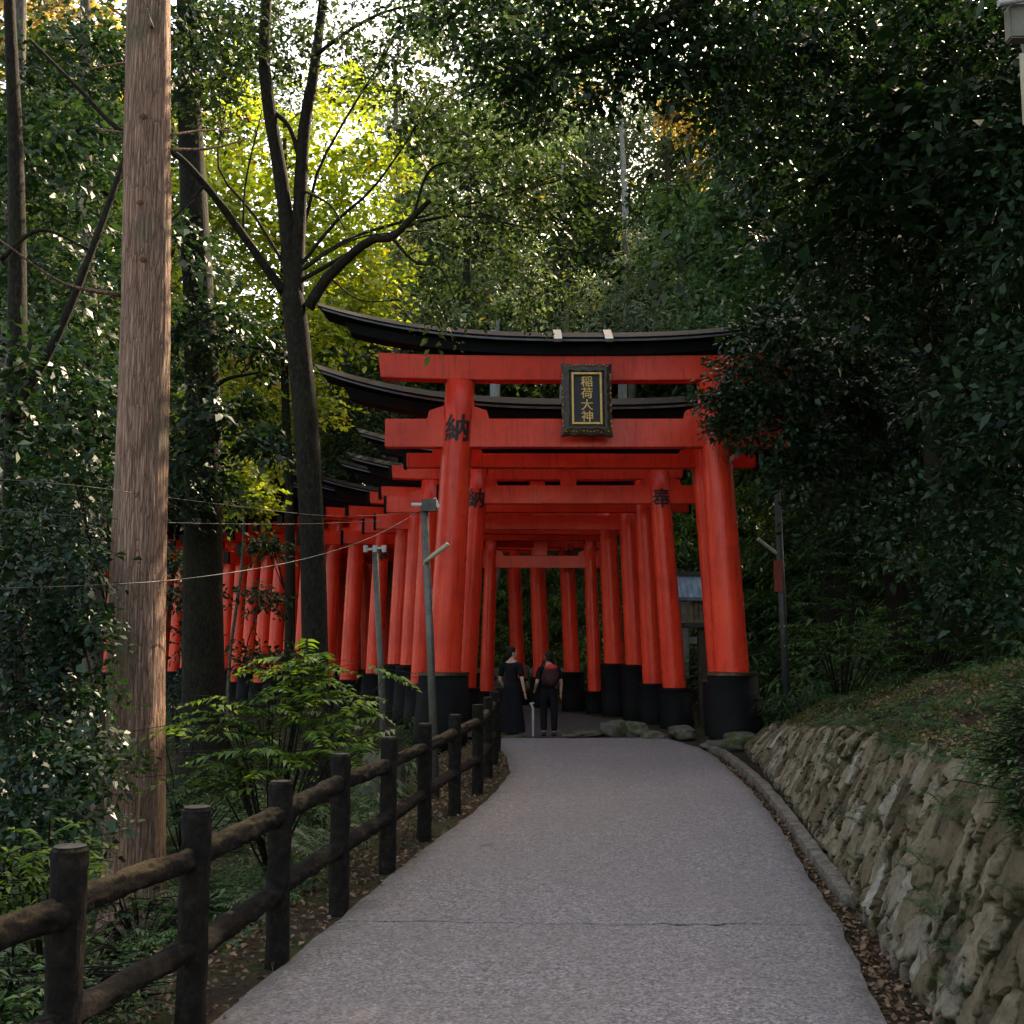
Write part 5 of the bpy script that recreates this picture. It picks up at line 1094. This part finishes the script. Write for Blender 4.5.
shrub('dark leafy shrub on the right bank behind the wall', b, px_clumps([(985, 560, 13, .5), (1020, 600, 12.5, .5), (950, 600, 13.2, .4), (1010, 520, 13.5, .5), (960, 530, 14, .4), (930, 500, 15, .6), (980, 470, 15, .7), (1020, 450, 14, .7), (900, 540, 16, .6), (860, 500, 18, .7), (820, 520, 19, .6), (830, 560, 18.5, .5)]), .09, DK, per=.6, auto=0)
b = gp(840, 19)
spray_shrub('leafy bush on the slope just right of the slim dark pole', b, px_clumps([(830, 600, 18, .5), (860, 570, 18, .5), (820, 640, 17.5, .4), (870, 630, 17.5, .5), (850, 540, 19, .5)]), 'bamboo', .16, nb=90, L=.6)
b = gp(930, 15)
spray_shrub('mid-green bush spilling down to the moss ridge on the right', b, px_clumps([(930, 620, 14, .4), (960, 590, 14, .4), (900, 650, 14, .35), (970, 640, 13.5, .35), (940, 560, 15, .35)]), 'lf_low', .12, nb=110, L=.45)
spray_shrub('yellow-green sprig of a young shrub under the right overhanging tree', gp(915, 19), px_clumps([(912, 490, 19, .3), (925, 480, 19, .25)]), 'lf_shrub', .12, nb=24, L=.4)

def frond_proto(kind):
    V = []
    if kind == 'fern':
        for a in range(8):
            az = a * PI / 4 + random.uniform(-.2, .2); d = Vector((math.cos(az), math.sin(az), 0)); L = random.uniform(.8, 1.1)
            for j in range(1, 15):
                q = j / 15; p = d * (L * q) + Vector((0, 0, .55 * math.sin(q * 2.2) - .1 * q)); p2 = d * .05
                w = .26 * math.sin(PI * min(1, q * .85 + .12)) 
                for s in (-1, 1):
                    sd = Vector((-d.y, d.x, 0)) * s; e = p + sd * w + d * .07 - Vector((0, 0, .06)); m1 = p.lerp(e, .4) + d * .028; m2 = p.lerp(e, .4) - d * .028
                    V.append([p, m1, e, m2])
    else:
        for a in range(26):
            az = random.uniform(0, 2 * PI); d = Vector((math.cos(az), math.sin(az), 0)); h = random.uniform(.1, .75); p = d * h * .3 + Vector((0, 0, h)); L = random.uniform(.25, .42); e = p + d * L * .9 - Vector((0, 0, L * random.uniform(.1, .6))); sd = Vector((-d.y, d.x, random.uniform(-.3, .3))) * .03
            m_ = p.lerp(e, .4) + Vector((0, 0, .05)); V.append([p, m_ + sd, e, m_ - sd])
    return np.array([[tuple(v) for v in q] for q in V])
def scatter(protos, pts, smin, smax, tilt=.25):
    out = []
    for (x, y, z) in pts:
        pr_ = protos[rng.integers(len(protos))]; s = rng.uniform(smin, smax); a = rng.uniform(0, 2 * PI); ca, sa = math.cos(a), math.sin(a)
        Rm = np.array([[ca, -sa, 0], [sa, ca, 0], [0, 0, 1]]) * s; tl = np.eye(3); tl[2, 0] = rng.uniform(-tilt, tilt); tl[2, 1] = rng.uniform(-tilt, tilt)
        out.append(pr_ @ (tl @ Rm).T + np.array([x, y, z]))
    return np.concatenate(out)
FP = [frond_proto('fern') for _ in range(5)]; BP = [frond_proto('b') for _ in range(5)]
def pts_region(n, fx, fy, cond):
    o = np.zeros((0, 3))
    while len(o) < n:
        x = rng.uniform(*fx, n * 3); y = rng.uniform(*fy, n * 3); m = cond(x, y, sdist(x, y))
        x, y = x[m], y[m]; o = np.concatenate([o, np.stack([x, y, terr(x, y) - .03], 1)])
    return [tuple(p) for p in o[:n]]
wtop = lambda y: np.interp(y, WY, WX + WL)
pt = pts_region(900, (3.6, 15), (6, 34), lambda x, y, s: np.where(y < 19, x > wtop(y) + 1.95, s > 4.3))
tag(quads('slope_ferns', scatter(FP, pt, .4, .95), 'fern'), 'ferns covering the right hillside', 'ferns', kind='stuff')
pt = pts_region(1500, (3.6, 16), (12, 42), lambda x, y, s: np.where(y < 19, x > wtop(y) + 2.6, s > 4.3)) + []
tag(quads('slope_bamboo_grass', scatter(BP, pt, .8, 1.4), 'bamboo'), 'dwarf bamboo grass covering the slope behind and right of the gates', 'ground cover', kind='stuff')
pt = pts_region(900, (-3, 9), (29, 46), lambda x, y, s: s > 3.7)
tag(quads('painted_lit_bamboo', scatter(BP, pt, .8, 1.3), 'lf_shrub'), 'dwarf bamboo on the slope seen through the gates, coloured brighter as if sunlit', 'ground cover', kind='stuff')  # brighter leaf colour stands in for sun reaching this slope
pt = pts_region(90, (3.6, 6.5), (18.5, 23), lambda x, y, s: s > 2.9)
tag(quads('gate_side_plants', scatter(BP, pt, .6, 1.0), 'fern'), 'low plants crowding the foot of the bank beside the front gate', 'ground cover', kind='stuff')
pt = pts_region(330, (-7, -1.3), (3, 16), lambda x, y, s: s < -1.95)
tag(quads('low_ferns', scatter(FP, pt, .16, .38), 'lf_low'), 'small green ferns and herbs behind the log fence', 'ferns', kind='stuff')
pt = pts_region(700, (-12, -.8), (9, 34), lambda x, y, s: s < -2.3)
tag(quads('shade_plants', scatter(BP, pt, .35, .7), 'fern'), 'dim undergrowth on the left wood floor', 'undergrowth', kind='stuff')
def carpet(name, pts, size, mat, label, cat, h=.02, up=2.5):
    Pn = np.array(pts); Pn[:, 2] += rng.random(len(Pn)) * h + .03
    tag(quads(name, leaves(Pn, size, aspect=.6, up=up, droop=0), mat), label, cat, kind='stuff')
carpet('low_herbs', pts_region(15000, (-4.5, -1.2), (3, 14), lambda x, y, s: (s < -1.85) & (vnoise(x, y, 2.1, 4) > -.1)), .035, 'lf_low', 'low herbs behind the fence', 'herbs', .12, 1.2)
carpet('leaf_litter', pts_region(5200, (-3, .5), (3, 20), lambda x, y, s: (-2.6 < s) & (s < -1.52)) + pts_region(600, (-1.7, 3), (3, 19.5), lambda x, y, s: (-1.5 < s) & (s < -1.35)), .05, 'litter', 'dry leaves along the left edge of the path', 'leaf litter', .02)
carpet('path_litter', pts_region(260, (-1.6, 3), (3, 19.5), lambda x, y, s: (np.abs(s) > 1.0 - .9 * rng.random(len(x)) ** 5) & (np.abs(s) < 1.5)), .035, 'litter', 'a few dry leaves blown onto the path', 'leaf litter', .003)
carpet('gutter_litter', pts_region(2600, (1.2, 4), (3, 19), lambda x, y, s: (x > np.interp(y, REa[:, 1], REa[:, 0]) + .01) & (x < np.where(y > 8, np.interp(y, kl[:, 1], kl[:, 0]), np.interp(y, WY, WX)))), .045, 'litter', 'dead leaves lying in the right gutter', 'leaf litter', .02)
carpet('bank_litter', pts_region(15000, (2.2, 6.5), (3, 19), lambda x, y, s: (wtop(y) + .02 < x) & (x < wtop(y) + 2.6)), .05, 'litter', 'brown fallen leaves on the bank above the stone wall', 'leaf litter', .03)
carpet('bank_moss', pts_region(42000, (2.2, 6.3), (2.6, 19), lambda x, y, s: (wtop(y) - .06 < x) & (x < wtop(y) + 2.3) & (vnoise(x, y, 1.7, 2) > -.05)), .034, 'moss', 'olive moss on the bank above the stone wall', 'moss', .05, 1.0)
pt = pts_region(260, (2.3, 6), (3, 18), lambda x, y, s: (wtop(y) < x) & (x < wtop(y) + 2.2))
tag(quads('bank_ferns', scatter(FP, pt, .10, .30), 'fern'), 'small ferns sprouting on the bank above the stone wall', 'ferns', kind='stuff')
pt = pts_region(230, (2.3, 6), (3, 18), lambda x, y, s: (wtop(y) < x) & (x < wtop(y) + 2.2) & (vnoise(x, y, 1.9, 7) > 0))
tag(quads('bank_tufts', scatter(BP, pt, .12, .34), 'lf_low'), 'tufts of grass and weeds on the bank above the stone wall', 'grass', kind='stuff')
# plants growing in the wall joints and overhanging its top
pt = [(wtop(y) - .02 + random.uniform(-.05, .12), y, float(np.interp(y, WY, WH)) - .05) for y in [random.uniform(3.5, 9.5) for _ in range(60)]] 
for _ in range(30):
    y = random.uniform(4.5, 12); q = random.uniform(.1, .9); h = float(np.interp(y, WY, WH)); pt.append((float(np.interp(y, WY, WX) + q * np.interp(y, WY, WL)) - .07, y, q * h))
tag(quads('wall_ferns', scatter(FP, pt, .07, .17), 'fern'), 'little ferns rooted in the stone wall joints', 'ferns', kind='stuff')
spray_shrub('fern-like plant hanging over the wall top at the right edge', Vector((2.66, 5.5, T(2.66, 5.5))), px_clumps([(1010, 730, 5.6, .12), (1030, 770, 5.3, .12), (1000, 760, 5.7, .1), (1035, 700, 5.6, .14), (1020, 810, 5.2, .08)]), 'lf_low', .05, nb=110, L=.2, per=14)

# ------------------------------------------------------------------ sky, sun, camera
SUN_EL, SUN_AZ = R(39), R(36)   # azimuth clockwise from +Y
w = bpy.data.worlds.new('World'); sc.world = w; w.use_nodes = True; nt = w.node_tree
bgn = nt.nodes['Background']; sky = nt.nodes.new('ShaderNodeTexSky'); sky.sky_type = 'NISHITA'; sky.sun_disc = False
sky.sun_elevation = SUN_EL; sky.sun_rotation = SUN_AZ; sky.dust_density = 3.0; sky.air_density = 1.0; sky.ozone_density = 1.0
nt.links.new(sky.outputs[0], bgn.inputs[0]); bgn.inputs[1].default_value = 0.15
sl = bpy.data.lights.new('sun', 'SUN'); sl.energy = 3.2; sl.angle = R(.6); sl.color = (1, .93, .82)
so = bpy.data.objects.new('sun', sl); C.objects.link(so)
dv = Vector((math.sin(SUN_AZ) * math.cos(SUN_EL), math.cos(SUN_AZ) * math.cos(SUN_EL), math.sin(SUN_EL)))
so.rotation_euler = dv.to_track_quat('Z', 'Y').to_euler(); so.location = (0, 0, 30)
cd = bpy.data.cameras.new('camera'); cd.sensor_width = 36; cd.lens = 36 * F / 1024; cd.clip_end = 3000; cd.clip_start = .05
co = bpy.data.objects.new('camera', cd); C.objects.link(co); co.location = (0, 0, EYE); co.rotation_euler = (R(90) + PITCH, 0, 0); sc.camera = co
sc.view_settings.view_transform = 'Standard'; sc.view_settings.look = 'None'; sc.view_settings.exposure = 2.35; sc.view_settings.use_white_balance = True; sc.view_settings.white_balance_temperature = 8700; sc.view_settings.gamma = 1
sc.cycles.max_bounces = 5; sc.cycles.diffuse_bounces = 3; sc.cycles.glossy_bounces = 2; sc.cycles.transmission_bounces = 3
print('FACES', sum(len(o.data.polygons) for o in sc.objects if o.type == 'MESH'))
